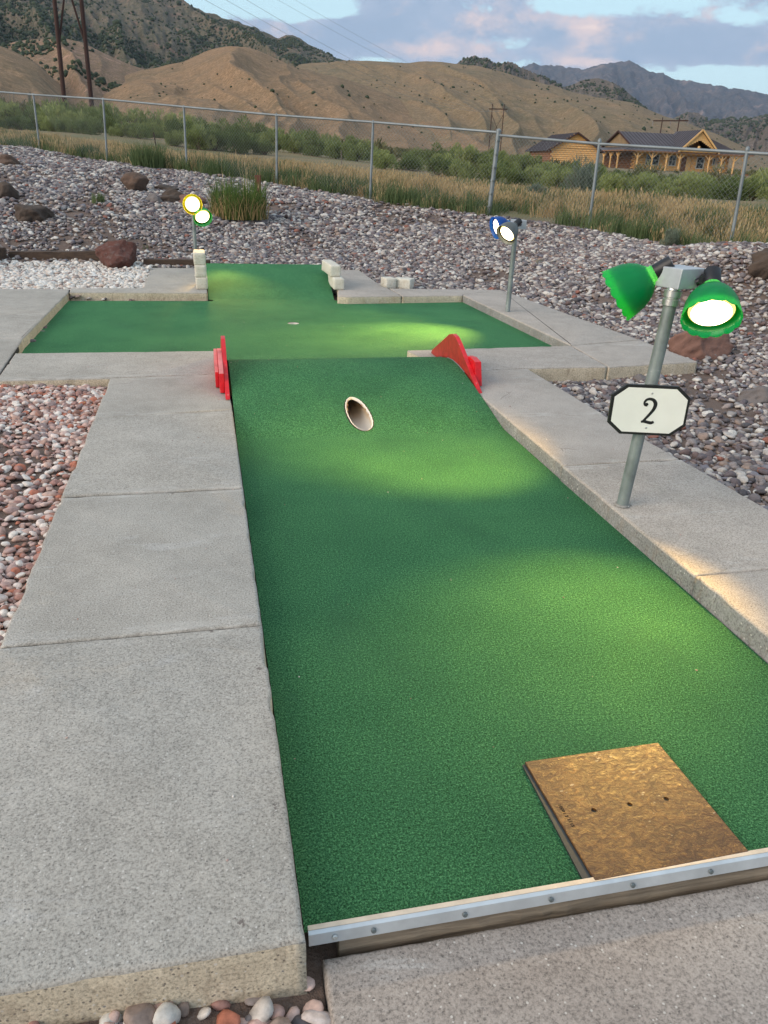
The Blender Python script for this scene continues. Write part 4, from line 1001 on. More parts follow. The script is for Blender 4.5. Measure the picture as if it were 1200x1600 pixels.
# ------------------------------------------------------------------ chain link fence
fence = empty('chain_link_fence', FP[5][0]); tag(fence, 'long chain link fence with galvanised posts along the top of the stones', 'fence')
FTop = []
B0 = FP[0]; ext_l = (FP[0][0]+(FP[0][0]-FP[1][0])*1.6, FP[0][1]+(FP[0][1]-FP[1][1])*1.6+np.array([0, 0, .05])); ext_r = (FP[7][0]+(FP[7][0]-FP[6][0])*1.05+np.array([0, 0, .05]), FP[7][1]+(FP[7][1]-FP[6][1])*1.05)
ALLF = [ext_l]+FP+[ext_r]
for i, (B, T_) in enumerate(ALLF):
    term = i == 6; r_ = .045 if term else .027
    mb = MB(); mb.tube(Vector(B)-Vector((0, 0, .3)), Vector(T_)+Vector((0, 0, .02 if term else -.0)), r_, r_, 14); po = pbuild(mb, 'post', M['fence_galv'], fence, autos=True)
    mb = MB(); uu = Vector(T_-B).normalized()
    mb.lathe([(-.01, r_+.006), (.02, r_+.006), (.045, r_*.6), (.05, .002)], Vector(T_)+Vector((0, 0, .02 if term else -.01)), uu, 12); c_ = mb.build('post_cap', M['fence_galv'], po, autos=True); c_.matrix_parent_inverse = Matrix()
    if term:
        for k in range(6):
            q = Vector(B)+(Vector(T_)-Vector(B))*(.1+.16*k); mb = MB(); mb.lathe([(-.015, r_+.007), (.015, r_+.007)], q, uu, 12); mb.box((q.x-.02, q.y-.08, q.z-.012), (q.x+.02, q.y-.04, q.z+.012)); c_ = mb.build('band', M['galv'], po, autos=True); c_.matrix_parent_inverse = Matrix()
for i in range(len(ALLF)-1):
    (Ba, Ta), (Bb, Tb) = ALLF[i], ALLF[i+1]
    dz = .0 if i < 6 else -.05
    A_ = Vector(Ta)+Vector((0, 0, dz)); Bv = Vector(Tb)+Vector((0, 0, dz))
    mb = MB(); mb.tube(A_, Bv, .0235, .0235, 12); pbuild(mb, 'top_rail', M['fence_galv'], fence, autos=True)
    # diamond wires
    L = float(np.linalg.norm(Bb-Ba)); H = float((Ta-Ba)[2]*.5+(Tb-Bb)[2]*.5); Vx = []; Fq = []; sp_ = .085; n_ = int((L+H)/sp_)
    ua = (Vector(Bb)-Vector(Ba))/L
    def FPT(s_, h_): 
        t_ = s_/L; b_ = Ba+(Bb-Ba)*t_; tt_ = (Ta+(Tb-Ta)*t_); return b_+(tt_-b_)*(h_/H)+np.array([0, 0, dz*h_/H])
    for dirn in (0, 1):
        for k in range(n_):
            s0_ = k*sp_-(H if dirn == 0 else 0); s1_ = s0_+H*(1)
            h0, h1 = (0, H) if dirn == 0 else (H, 0)
            # clip to 0..L
            a0, a1 = s0_, s1_; q0_, q1_ = h0, h1
            if a1 <= 0 or a0 >= L: continue
            if a0 < 0: q0_ = h0+(h1-h0)*(-a0)/H; a0 = 0
            if a1 > L: q1_ = h0+(h1-h0)*(L-s0_)/H; a1 = L
            pa, pb = FPT(a0, q0_), FPT(a1, q1_); rr0 = .0023; kk = len(Vx)
            for p in (pa, pb):
                for th in (0, 2.09, 4.19): Vx.append((p[0]+rr0*math.cos(th)*ua[1]*-1, p[1]+rr0*math.cos(th)*ua[0], p[2]+rr0*math.sin(th)))
            Fq += [(kk, kk+1, kk+4, kk+3), (kk+1, kk+2, kk+5, kk+4), (kk+2, kk, kk+3, kk+5)]
    wo_ = par(link('chain_link', np_mesh('chain_link', Vx, Fq), None, M['fence_galv']), fence); wo_['kind'] = 'stuff'

# ------------------------------------------------------------------ vegetation
def leaf_mat(name, a, b_, tr=.25, tipc=None, zr=(0, 1)):
    m, t, p = mat(name, a, .75, spec=.2); v = pos(t); oi = t.add('ShaderNodeObjectInfo')
    n = t.noise(v, 1.1, 3); n2 = t.noise(v, 17, 2)
    f = t.math('ADD', t.math('MULTIPLY', n, .5), t.math('MULTIPLY', n2, .5)); f = t.math('ADD', f, t.math('MULTIPLY', t.math('SUBTRACT', oi.outputs['Random'], .5), .35))
    c = t.mix(t.mr(f, .3, .7), a, b_)
    if tipc:
        z = t.sep(objc(t))[2]; c = t.mix(t.mr(z, *zr), c, tipc)
    t.l.new(c, p.inputs['Base Color']); tb = t.add('ShaderNodeBsdfTranslucent', {'Color': c})
    mx = t.add('ShaderNodeMixShader', {0: tr, 1: p.outputs[0], 2: tb.outputs[0]}); t.l.new(mx.outputs[0], t.n['Material Output'].inputs[0]); return m
M['bush'] = leaf_mat('shrub_leaves', (.17, .215, .075), (.32, .36, .14)); M['bush_dk'] = leaf_mat('dark_shrub_leaves', (.10, .14, .05), (.20, .245, .09))
M['bush_grey'] = leaf_mat('sage_leaves', (.13, .165, .125), (.22, .26, .19)); M['stem'] = simple('stem', (.13, .095, .065), .9)
M['gold'] = leaf_mat('dry_grass', (.36, .25, .12), (.56, .43, .24), .3); M['ggreen'] = leaf_mat('green_grass', (.075, .12, .045), (.15, .19, .085), .3)
M['rush'] = leaf_mat('rush', (.07, .125, .03), (.16, .225, .06), .3); M['straw'] = leaf_mat('straw', (.30, .20, .09), (.45, .33, .16), .3)
def bush_geo(seed, n_leaf=5200, flat_=1.0, spiky=.5, leaf=(.10, .026)):
    rg = np.random.default_rng(seed); lob = []
    for k in range(rg.integers(15, 22)):
        a = rg.uniform(0, 6.28); rr = rg.uniform(0, .62)**.8; h = rg.uniform(.10, .78)*(1-.35*rr); lob.append((rr*math.cos(a), rr*math.sin(a), h, rg.uniform(.15, .30)))
    lob = np.array(lob); ii = rg.integers(0, len(lob), n_leaf); d = rg.normal(size=(n_leaf, 3)); d /= np.linalg.norm(d, axis=1)[:, None]
    rr = rg.uniform(.35, 1.08, n_leaf)**.6; L = lob[ii]; P = L[:, :3]+d*(L[:, 3]*rr)[:, None]*np.array([1, 1, 1.05]); P[:, 2] = np.abs(P[:, 2])+.02
    up_ = d*.6+np.array([0, 0, 1.0])*spiky*2+np.stack([P[:, 0], P[:, 1], P[:, 2]*0], -1)*.7+rg.normal(0, .35, (n_leaf, 3)); up_ /= np.linalg.norm(up_, axis=1)[:, None]
    sd_ = np.cross(up_, rg.normal(size=(n_leaf, 3))); sd_ /= np.linalg.norm(sd_, axis=1)[:, None]
    l = leaf[0]*rg.uniform(.6, 1.5, n_leaf)[:, None]; w_ = leaf[1]*rg.uniform(.6, 1.4, n_leaf)[:, None]
    V = np.stack([P-sd_*w_*.5, P+sd_*w_*.5, P+up_*l*.6+sd_*w_*.6, P+up_*l], 1).reshape(-1, 3)
    k = np.arange(n_leaf)[:, None]*4; return V, k+np.array([0, 1, 2, 3])[None]
BG = [np_mesh('foliage', *bush_geo(i, 3900)) for i in range(5)]
BGd = [np_mesh('foliage', *bush_geo(20+i, 3300, spiky=.3)) for i in range(3)]
SG = [np_mesh('foliage', *bush_geo(40+i, 5200, spiky=.9, leaf=(.10, .014))) for i in range(2)]
for m_ in BG: m_.materials.append(M['bush'])
for m_ in BGd: m_.materials.append(M['bush_dk'])
for m_ in SG: m_.materials.append(M['bush_grey'])
def stems(seed):
    rg = random.Random(seed); mb = MB()
    for k in range(14):
        a = rg.uniform(0, 6.28); r1 = rg.uniform(.2, .6); h = rg.uniform(.35, .75); p0 = Vector((.05*math.cos(a), .05*math.sin(a), 0)); p1 = Vector((r1*.4*math.cos(a), r1*.4*math.sin(a), h*.5)); p2 = Vector((r1*math.cos(a+.2), r1*math.sin(a+.2), h))
        mb.tube(p0, p1, .014, .010, 5); mb.tube(p1, p2, .010, .004, 5)
    return mb.mesh('branches')
ST = stems(3); ST.materials.append(M['stem'])
def shrub(P, w_, h, me, rz, label, group, name='shrub'):
    root = bpy.data.objects.new(name, None); C.objects.link(root); root.location = P; root.rotation_euler[2] = rz; root.scale = (w_, w_, h); root.empty_display_size = .1
    tag(root, label, 'shrub', group)
    f = bpy.data.objects.new('foliage', me); C.objects.link(f); f.parent = root
    s_ = bpy.data.objects.new('branches', ST); C.objects.link(s_); s_.parent = root; return root
bays = [-70, 62, 167, 292, 432, 578, 775, 930, 1155, 1240]
ordn = ['first', 'second', 'third', 'fourth', 'fifth', 'sixth', 'seventh', 'eighth', 'ninth']
topc = ([-70, 0, 100, 200, 300, 400, 450, 500, 560, 600, 700, 740, 800, 860, 900, 1000, 1150, 1260], [166, 168, 166, 184, 190, 202, 208, 212, 222, 238, 236, 234, 247, 256, 261, 273, 278, 280])
basec = ([-70, 0, 100, 200, 300, 400, 500, 600, 640, 700, 800, 900, 1000, 1150, 1260], [200, 204, 212, 228, 243, 248, 254, 268, 286, 292, 293, 302, 308, 310, 316])
Df = ([-70, 0, 300, 600, 900, 1200, 1260], [43, 42, 36, 31, 26.5, 23, 23])
rs = random.Random(5)
def orient(n_, k): return {1: [''], 2: ['left', 'right'], 3: ['left', 'middle', 'right'], 4: ['far left', 'left of centre', 'right of centre', 'far right'], 5: ['far left', 'left of centre', 'middle', 'right of centre', 'far right']}[n_][k]
for bi in range(9):
    x0, x1 = bays[bi], bays[bi+1]; wdt = x1-x0
    for row, (fr, dd, hm, adj) in enumerate(((0.0, 0, .66, 'front row'), (.42, 5, .74, 'middle row'), (.72, 13, .92, 'back row'))):
        n_ = max(2, min(5, int(round(wdt/(40-row*4)))))
        for k in range(n_):
            px = x0+(k+.5+rs.uniform(-.28, .28))*wdt/n_+row*7
            tb_, bb_ = np.interp(px, *topc), np.interp(px, *basec)
            if row == 0 and (bi in (4,) and px < 560): continue
            base_y = bb_+9-(bb_-tb_)*fr*.62+rs.uniform(-3, 3); top_y = tb_+(bb_-tb_)*(.30, .12, -.08)[row]+rs.uniform(-4, 5)
            D = np.interp(px, *Df)+dd+rs.uniform(-.5, 1.5)
            P = at_d(px, base_y, D); P[2] = gz(P[0], P[1]); dep = (RM.T @ (P-CAM))[2]; by = proj(P)[1]
            h = max(.6, (by-top_y)/F*dep*1.08*rs.uniform(.85, 1.2)); h = min(h, 2.7); w_ = h*rs.uniform(.62, .85)+.25
            kind = rs.random(); 
            me = rs.choice(BGd) if (kind < .35) else rs.choice(BG)
            colr = 'dark green' if kind < .35 else 'light green'
            o_ = orient(n_, k); lab = f'{colr} {adj} shrub beyond {ordn[bi]} fence bay from left'+(f', {o_} one' if o_ else '')
            shrub(P, w_, h, me, rs.uniform(0, 6.28), lab, 'shrubs growing beyond the fence')
def pxshrub(px, py, wpx, hpx, D, me, label, name='shrub'):
    P = at_d(px, py, D); P[2] = gz(P[0], P[1]); dep = (RM.T @ (P-CAM))[2]
    return shrub(P, wpx/F*dep*.62, hpx/F*dep*1.1, me, rs.uniform(0, 6), label, 'pale grey sagebrush', name)
pxshrub(905, 312, 82, 54, 22.5, SG[0], 'pale blue grey sagebrush between the shed and the fence', 'sagebrush')
pxshrub(835, 325, 36, 26, 19.5, SG[1], 'small pale grey sagebrush in the grass right of the thick fence post', 'sagebrush')
pxshrub(1045, 377, 34, 28, 14.2, SG[1], 'small bleached sagebrush at the foot of the fence on the right', 'sagebrush')
# far scrub: one mass of small clumps
def blade_geo(seed, n_=26, h=.5, w_=.010, spread=.16, lean=.35, seedhead=False):
    rg = np.random.default_rng(seed); V = []; Fq = []
    for k in range(n_):
        a = rg.uniform(0, 6.28); r0 = spread*rg.uniform(0, 1)**.5; hh_ = h*rg.uniform(.45, 1.1); ln = lean*rg.uniform(.1, 1)*hh_; b_ = rg.uniform(0, 6.28)
        p0 = np.array([r0*math.cos(a), r0*math.sin(a), 0]); p1 = p0+np.array([ln*.35*math.cos(b_), ln*.35*math.sin(b_), hh_*.6]); p2 = p0+np.array([ln*math.cos(b_), ln*math.sin(b_), hh_])
        c = rg.uniform(0, 6.28); s_ = np.array([math.cos(c), math.sin(c), 0])*w_*rg.uniform(.6, 1.3); kk = len(V)
        hw = 1.5 if seedhead else .6
        V += [p0-s_*.5, p0+s_*.5, p1+s_*.4, p1-s_*.4, p2+s_*.12*hw, p2-s_*.12*hw]; Fq += [(kk, kk+1, kk+2, kk+3), (kk+3, kk+2, kk+4, kk+5)]
        if seedhead and rg.random() < .5:
            q = p2; kk = len(V); V += [q-s_*.9, q+s_*.9, q+s_*.4+np.array([0, 0, .07]), q-s_*.4+np.array([0, 0, .07])]; Fq.append((kk, kk+1, kk+2, kk+3))
    return np.array(V), np.array(Fq), False
gold = [blade_geo(i, 30, .28, .013, .20, .45, True) for i in range(4)]; grn = [blade_geo(10+i, 34, .30, .013, .18, .35) for i in range(4)]
def veg(name, x, y, sz, variants, m_, label):
    z = ground_z(x, y); ok = visible(x, y, z+.3); x, y, z, sz = x[ok], y[ok], z[ok], sz[ok]; n_ = len(x)
    rt = np.stack([RNG.normal(0, .08, n_), RNG.normal(0, .08, n_), RNG.uniform(0, 6.28, n_)], -1); print(name, n_)
    return scatter(name, np.stack([x, y, z-.01], -1), rt, sz[:, None]*RNG.uniform(.8, 1.2, (n_, 3)), RNG.integers(0, len(variants), n_), variants, m_, label)
x, y = jgrid(-16, 18, 8, 50, .17); rr = np.hypot(x, y); a = np.arctan2(x, y); rel = rr-fence_r(a); nn = fbm(x*.35, y*.35, 3, 31); nn2 = fbm(x*.9, y*.9, 2, 33)
LIM = np.interp(a, [math.atan2(*ray(q_, 250)[:2]) for q_ in Df[0]], Df[1])-fence_r(a)-4.2
ok = (rel > -.35) & (rel < LIM) & (RNG.uniform(0, 1, len(x)) < np.clip(.20+.85*np.clip((rel-.6)/2.5, 0, 1)*(.5+nn), 0, .8)) & ((rel > .2) | (nn2 > .5))
veg('dry_grass', x[ok], y[ok], np.clip(.6+.45*nn[ok], .4, 1.1)*np.interp(rel[ok], [0, 2, 6, 12], [.9, 1.1, .75, .6])*RNG.uniform(.7, 1.2, ok.sum()), gold, M['gold'], 'dry golden grass between the fence and the shrubs')
ok = (rel > -.30) & (rel < 6.5) & (RNG.uniform(0, 1, len(x)) < np.clip((nn2*1.6-.30)*(1-rel/7), 0, .85))
veg('green_grass', x[ok], y[ok], np.clip(.75+.5*nn2[ok], .5, 1.3)*RNG.uniform(.7, 1.2, ok.sum()), grn, M['ggreen'], 'green grass along the foot of the fence')
# weedy sprigs in the stones
x, y = jgrid(-8, 9, 4, 20, .9); ok = inside_fence(x, y) & not_slab(x, y) & ~PINK(x, y) & ~WHITE(x, y) & (RNG.uniform(0, 1, len(x)) < .10)
veg('weeds', x[ok], y[ok], RNG.uniform(.12, .3, ok.sum()), grn, M['ggreen'], 'small weeds sprouting between the stones')
# sagebrush plain further out
def clump(seed):
    V, Fc = bush_geo(seed, 420, leaf=(.22, .07)); return (V, Fc, False)
x, y = jgrid(-90, 150, 38, 230, 2.1); rr = np.hypot(x, y); nn = fbm(x*.05, y*.05, 3, 44)
ok = (rr > 44) & (rr < 230) & (RNG.uniform(0, 1, len(x)) < .25+nn*.7)
# keep the yards of the two buildings free
HB = at_d(1075, 268, 104); SB = at_d(880, 262, 97)
az_ = np.arctan2(x, y); azh = [math.atan2(*ray(q_, 250)[:2]) for q_ in (780, 1215)]
ok &= ~((az_ > azh[0]) & (az_ < azh[1]) & (rr > 50) & (rr < 125) & (RNG.uniform(0, 1, len(x)) < .85))
ok &= (np.hypot(x-HB[0], y-HB[1]) > 13) & (np.hypot(x-SB[0], y-SB[1]) > 8)
veg('sagebrush_plain', x[ok], y[ok], np.where(np.hypot(x[ok]-HB[0], y[ok]-HB[1]) < 45, .5, 1)*RNG.uniform(.45, 1.05, ok.sum()), [clump(60+i) for i in range(4)], leaf_mat('plain_scrub', (.085, .10, .045), (.17, .16, .08), .2), 'low scrub spread over the plain towards the hills')

# rush clump with tall blades and its rusty post
def grass_clump(name, P, r_, h, n_, m_, label, seed, straw=True):
    root = empty(name, P); tag(root, label, 'grass clump')
    V, Fq, _ = blade_geo(seed, n_, h, .016, r_, .45); link('blades', np_mesh('blades', V, Fq), root, m_)['kind'] = 'stuff'
    if straw:
        V, Fq, _ = blade_geo(seed+1, int(n_*.8), h*.62, .016, r_*1.05, .9); link('dry_blades', np_mesh('dry_blades', V, Fq), root, M['straw'])['kind'] = 'stuff'
        V, Fq, _ = blade_geo(seed+2, 14, h*1.5, .010, r_*.8, .25, True); link('seed_stalks', np_mesh('seed_stalks', V, Fq), root, M['gold'])['kind'] = 'stuff'
    return root
P = hit(376, 348); P[1] += .35; P[2] = gz(P[0], P[1]); grass_clump('rush_clump', P, .50, .66, 800, M['rush'], 'large clump of long green blades with straw at its foot among the stones', 5)
P2 = hit(405, 335); mb = MB(); hh_ = (335-279)/F*(RM.T @ (P2-CAM))[2]
mb.box((-.055, -.05, -.1), (.055, .05, hh_)); o = mb.build('rusty_post', M['rust'], bevel=.006); o.location = (P2[0], P2[1]+.1, P2[2]); tag(o, 'short square rusty brown post behind the long green grass clump', 'post')
P = hit(233, 264, 10); grass_clump('rush_clump', P, .42, .62, 520, M['ggreen'], 'dark green tuft of fine grass by the fence foot, left', 15, False)
P = hit(140, 246, 10); grass_clump('rush_clump', P, .3, .35, 260, M['ggreen'], 'small green tuft at the stone edge by the second fence post', 25, False)
P = hit(155, 318, 8); grass_clump('weed', P, .12, .18, 120, M['ggreen'], 'little green weed alone in the pale stones on the left slope', 35, False)
P = hit(470, 275, 10); grass_clump('flowering_weed', P, .35, .28, 260, M['bush_grey'] , 'pale low weed by the fence right of the rusty post', 45, False)

# old wooden posts and rods beyond the fence at the left
gw = 'weathered posts beyond the left end of the fence'
for (xa, ya, xb, yb, r_, lab) in ((44, 146, 49, 177, .10, 'thick grey wooden post beyond the fence at far left'), (46.5, 143, 47.5, 178, .06, 'thin grey wooden post touching the thick one beyond the fence'),
                                  (40, 154, 30, 166, .03, 'slanting grey brace leaning on the old wooden posts'), (21, 140, 22, 168, .025, 'thin dark rod beyond the fence left of the old posts'), (15, 146, 17, 168, .025, 'thinner dark rod leftmost beyond the fence')):
    D = 62; a = Vector(at_d(xb, yb, D)); b_ = Vector(at_d(xa, ya, D)); mb = MB(); mb.tube(a-(b_-a)*(.0 if 'brace' in lab else .5), b_, r_, r_*.9, 7); o = mb.build('wooden_post', M['grey_wood'], autos=True); tag(o, lab, 'post', gw)
for (xa, ya, xb, yb, lab) in ((240, 207, 247, 248, 'dark steel stake standing in the dry grass beyond the third fence bay'), (533, 235, 534, 262, 'pale stick standing among the shrubs beyond the fifth fence bay')):
    P = at_d(xb, yb, 26 if xa < 300 else 29); a = Vector(P); b_ = Vector(at_d(xa, ya, 26 if xa < 300 else 29)); mb = MB(); mb.tube(a-(b_-a)*.3, b_, .02, .02, 6); tag(mb.build('stake', M['pole_wood'] if xa < 300 else M['grey_wood']), lab, 'stake')

# ------------------------------------------------------------------ power poles and wires
def hframe(pb0, pb1, D, hgt, label, brace=True, arm_over=1.6, rp=.17, tops=None):
    a = Vector(at_d(*pb0, D)); b_ = Vector(at_d(*pb1, D*1.005)); root = empty('power_pole', (a+b_)/2); tag(root, label, 'power pole', 'wooden power line frames')
    ta = a+Vector((-.012*hgt*0, 0, hgt)); tb_ = b_+Vector((0, 0, hgt))
    if tops: ta = Vector(at_d(*tops[0], D)); ta = a+(ta-a)*(hgt/max(.1, (ta-a).z)); tb_ = Vector(at_d(*tops[1], D*1.005)); tb_ = b_+(tb_-b_)*(hgt/max(.1, (tb_-b_).z))
    for p, q in ((a, ta), (b_, tb_)):
        mb = MB(); mb.tube(p-(q-p)*.05, q, rp, rp*.72, 12); pbuild(mb, 'pole', M['pole_wood'], root, autos=True)
    d = (b_-a).normalized(); zt = .9
    A1 = a+(ta-a)*zt; B1 = b_+(tb_-b_)*zt; A1, B1 = A1-d*arm_over, B1+d*arm_over
    mb = MB(); mb.beam(A1, B1, rp*1.2, rp*1.8); pbuild(mb, 'cross_arm', M['pole_wood'], root)
    if brace:
        for s_, e_ in ((.30, .80), (.80, .30)):
            mb = MB(); mb.tube(a+(ta-a)*(s_ if s_ < e_ else .80), b_+(tb_-b_)*(e_ if s_ < e_ else .30), rp*.42, rp*.42, 8); pbuild(mb, 'cross_brace', M['pole_wood'], root)
    ins = []
    for k in (0, .5, 1):
        q = A1+(B1-A1)*k; mb = MB(); mb.lathe([(0, .06), (-.15, .12), (-.3, .06), (-.45, .12), (-.6, .06), (-.9, .1)], q, (0, 0, 1), 8); pbuild(mb, 'insulator', M['insul'], root); ins.append(q-Vector((0, 0, .9)))
    return ins, (ta, tb_), root
D1 = 105
a = Vector(at_d(102, 182, D1)); scale1 = 1
insA, topA, rA = hframe((103, 183), (145, 181), D1, 23.5, 'tall brown wooden power pole pair with crossed braces at the left', True, 1.8, .26, ((85, 0), (127, 0)))
insB, topB, rB = hframe((1027, 236), (1053, 236), 190, 6.4, 'small distant pole frame with a long arm above the log house roof', False, 1.9, .13)
insC, topC, rC = hframe((763, 242), (781, 242), 330, 17.5, 'tiny distant power pole frame beyond the fifth and sixth fence bay', True, 1.4, .20)
def wire(a, b_, sag, r_, label):
    mb = MB(); a = Vector(a); b_ = Vector(b_); n_ = 40; pts = [a+(b_-a)*(i/n_)-Vector((0, 0, sag*4*(i/n_)*(1-i/n_))) for i in range(n_+1)]
    for p, q in zip(pts[:-1], pts[1:]): mb.tube(p, q, r_, r_, 4)
    o = mb.build('power_wire', M['galv']); tag(o, label, 'power line', 'power lines crossing before the hills')
for k, (q, e, nm_) in enumerate(zip(insA, insC, ('left', 'middle', 'right'))): wire(q, e, 5.0, .022, f'slack {nm_} conductor strung from the tall left poles to the distant frame')
wire(topA[0], topC[0], 2.5, .017, 'upper left thin ground wire from the tall poles towards the distant frame'); wire(topA[1], topC[1], 2.5, .017, 'upper right thin ground wire from the tall poles towards the distant frame')
for k, (q, nm_) in enumerate(zip(insA, ('left', 'middle', 'right'))):
    wire(q, Vector(at_d(-500+k*30, -330, 70)), 3.0, .024, f'{nm_} conductor leaving the tall left poles out of the picture')

# ------------------------------------------------------------------ log buildings
HD = 108.0
A0 = at_d(992, 265, HD); fwd = np.array([RM[0, 2], RM[1, 2]]); fwd /= np.linalg.norm(fwd); azc = math.atan2(A0[0], A0[1])
dirA = Vector((math.cos(azc), -math.sin(azc), 0)); dirB = Vector((math.sin(azc), math.cos(azc), 0))
TH = math.radians(27); FX = dirA*math.cos(TH)+dirB*math.sin(TH); hrz = math.atan2(FX.y, FX.x)
house = empty('log_house', A0, hrz); tag(house, 'long honey coloured log house with a dark roof and a central porch gable', 'house'); house.scale = (1, 1, .83)
def hb(mb, name, m_, parent=None, **kw): return mb.build(name, m_, parent or house, **kw)
def logwall(mb, p, q, z0, z1, r_=.13, cut=()):   # courses of round logs between two plan points
    z = z0+r_
    p = Vector((*p, 0)); q = Vector((*q, 0)); d = (q-p).normalized(); L = (q-p).length
    while z < z1:
        segs = [(0, L)]
        for (c0_, c1_, h0, h1) in cut:
            if h0-r_*.5 < z < h1+r_*.5:
                ns = []
                for s_, e_ in segs:
                    if c0_ > s_: ns.append((s_, min(e_, c0_)))
                    if c1_ < e_: ns.append((max(s_, c1_), e_))
                segs = [x_ for x_ in ns if x_[1]-x_[0] > .02]
        for s_, e_ in segs:
            mb.tube(p+d*s_+Vector((0, 0, z)), p+d*e_+Vector((0, 0, z)), r_*1.03, r_*1.03, 8)
        z += r_*1.9
W, DP = 15.2, 8.6; PR = 1.3   # porch depth; porch front at y=0, wall at y=PR
x0w, x1w = .35, 12.9; EH = 2.55
cuts = [(1.9-x0w, 3.6-x0w, .75, 2.1), (5.0-x0w, 5.9-x0w, .75, 2.1), (6.7-x0w, 8.1-x0w, .0, 2.05), (8.8-x0w, 9.8-x0w, .5, 2.05), (11.0-.35-x0w+.0, 11.35-x0w, 1.1, 2.0)]
mb = MB(); logwall(mb, (x0w, PR), (x1w, PR), 0, EH+.15, cut=cuts); mb.box((x0w, PR+.12, 0), (x1w, PR+.16, EH)); hb(mb, 'front_wall', M['log'])
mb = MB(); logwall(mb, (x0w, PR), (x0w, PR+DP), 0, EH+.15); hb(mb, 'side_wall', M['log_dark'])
mb = MB(); logwall(mb, (x1w, PR), (x1w, PR+DP), 0, EH+.15); hb(mb, 'side_wall', M['log'])
mb = MB(); logwall(mb, (x0w, PR+DP), (x1w, PR+DP), 0, EH+.15); hb(mb, 'back_wall', M['log'])
for xc in (x0w, x1w):
    mb = MB(); z = .25
    while z < EH: mb.tube((xc-.35, PR-.02, z), (xc+.35, PR-.02, z), .12, .12, 8); mb.box((xc-.37, PR-.1, z-.06), (xc-.352, PR+.06, z+.06)); z += .5
    mb2 = MB(); z = .5
    while z < EH: mb2.tube((xc, PR-.45, z), (xc, PR+.3, z), .12, .12, 8); z += .5
    mb.add(mb2.v, mb2.f); hb(mb, 'log_corner', M['log'])
    mb = MB(); z = .5
    while z < EH: mb.lathe([(0, .10), (.01, .10)], (xc, PR-.452, z), (0, -1, 0), 8); z += .5
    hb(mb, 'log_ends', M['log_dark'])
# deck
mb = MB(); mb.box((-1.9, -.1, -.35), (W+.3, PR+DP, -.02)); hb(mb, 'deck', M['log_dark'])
# windows and doors
def window(x0, x1, z0, z1, nx=2, nz_=2):
    y = PR-.10; mb = MB(); t_ = .10
    mb.box((x0-t_, y-.06, z0-t_), (x1+t_, y, z0)); mb.box((x0-t_, y-.06, z1), (x1+t_, y, z1+t_)); mb.box((x0-t_, y-.06, z0), (x0, y, z1)); mb.box((x1, y-.06, z0), (x1+t_, y, z1))
    for k in range(1, nx): xx = x0+(x1-x0)*k/nx; mb.box((xx-.035, y-.05, z0), (xx+.035, y, z1))
    for k in range(1, nz_): z = z0+(z1-z0)*k/nz_; mb.box((x0, y-.045, z-.03), (x1, y-.002, z+.03))
    f = hb(mb, 'window', M['win_white']); mb = MB(); mb.box((x0, y+.01, z0), (x1, y+.03, z1)); mb.build('pane', M['glass'], f)
window(1.95, 3.55, .8, 2.05); window(5.05, 5.85, .8, 2.05); window(8.85, 9.75, .55, 2.0, 1, 2); window(11.05, 11.3, 1.15, 1.95, 1, 1); window(12.95-2.0+.55, 12.7, .8, 2.05) if False else window(11.62, 12.6, .8, 2.05)
mb = MB(); mb.box((6.75, PR-.06, 0), (7.38, PR, 2.0)); d_ = hb(mb, 'door', M['door'])
mb = MB(); mb.lathe([(0, .03), (.05, .03)], (7.3, PR-.06, 1.0), (0, -1, 0), 8); mb.build('handle', M['galv'], d_)
mb = MB(); mb.box((7.42, PR-.06, 0), (8.05, PR, 2.0)); hb(mb, 'door', M['log'])
# porch posts with Y braces
for xx in (.1, 2.05, 4.0, 5.75, 9.75, 11.5, 13.2, 14.6)[:]:
    mb = MB(); mb.tube((xx, 0, -.05), (xx, 0, EH-.15), .11, .11, 8); po = hb(mb, 'porch_post', M['log'])
    for s_ in (-1, 1): mb = MB(); mb.tube((xx, 0, EH-.95), (xx+s_*.62, 0, EH-.22), .075, .075, 7); mb.build('brace', M['log'], po)
for yy in (1.9, 3.9, 5.9, 7.9):
    mb = MB(); mb.tube((-1.55, yy, -.05), (-1.55, yy, EH-.15), .11, .11, 8); po = hb(mb, 'porch_post', M['log'])
    for s_ in (-1, 1): mb = MB(); mb.tube((-1.55, yy, EH-.95), (-1.55, yy+s_*.62, EH-.22), .075, .075, 7); mb.build('brace', M['log'], po)
mb = MB(); mb.tube((-.3, 0, EH-.1), (W-.2, 0, EH-.1), .12, .12, 8); hb(mb, 'porch_beam', M['log'])
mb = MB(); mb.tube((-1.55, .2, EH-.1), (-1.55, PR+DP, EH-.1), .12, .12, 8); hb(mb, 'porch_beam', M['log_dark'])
# roofs: thick sheets with standing seams
def sheet(mb, P, th=.09):
    P = [Vector(p) for p in P]; nn_ = (P[1]-P[0]).cross(P[2]-P[0]).normalized()
    if nn_.z < 0: nn_ = -nn_
    n_ = len(P); mb.add([p for p in P]+[p-nn_*th for p in P], [tuple(range(n_)), tuple(range(2*n_-1, n_-1, -1))]+[(i, i+n_, (i+1) % n_+n_, (i+1) % n_) for i in range(n_)])
def seams(mb, a, b_, c, d, n_):  # ribs from edge a-b to edge d-c
    a, b_, c, d = map(Vector, (a, b_, c, d))
    for k in range(n_+1):
        p = a+(b_-a)*k/n_; q = d+(c-d)*k/n_; mb.beam(p+Vector((0, 0, .03)), q+Vector((0, 0, .03)), .05, .05)
RY = PR+DP/2; RH = EH+2.75
x0r, x1r, xm = -.2, 13.3, 7.4
mb = MB(); ye = PR-.15; ze = EH+.55
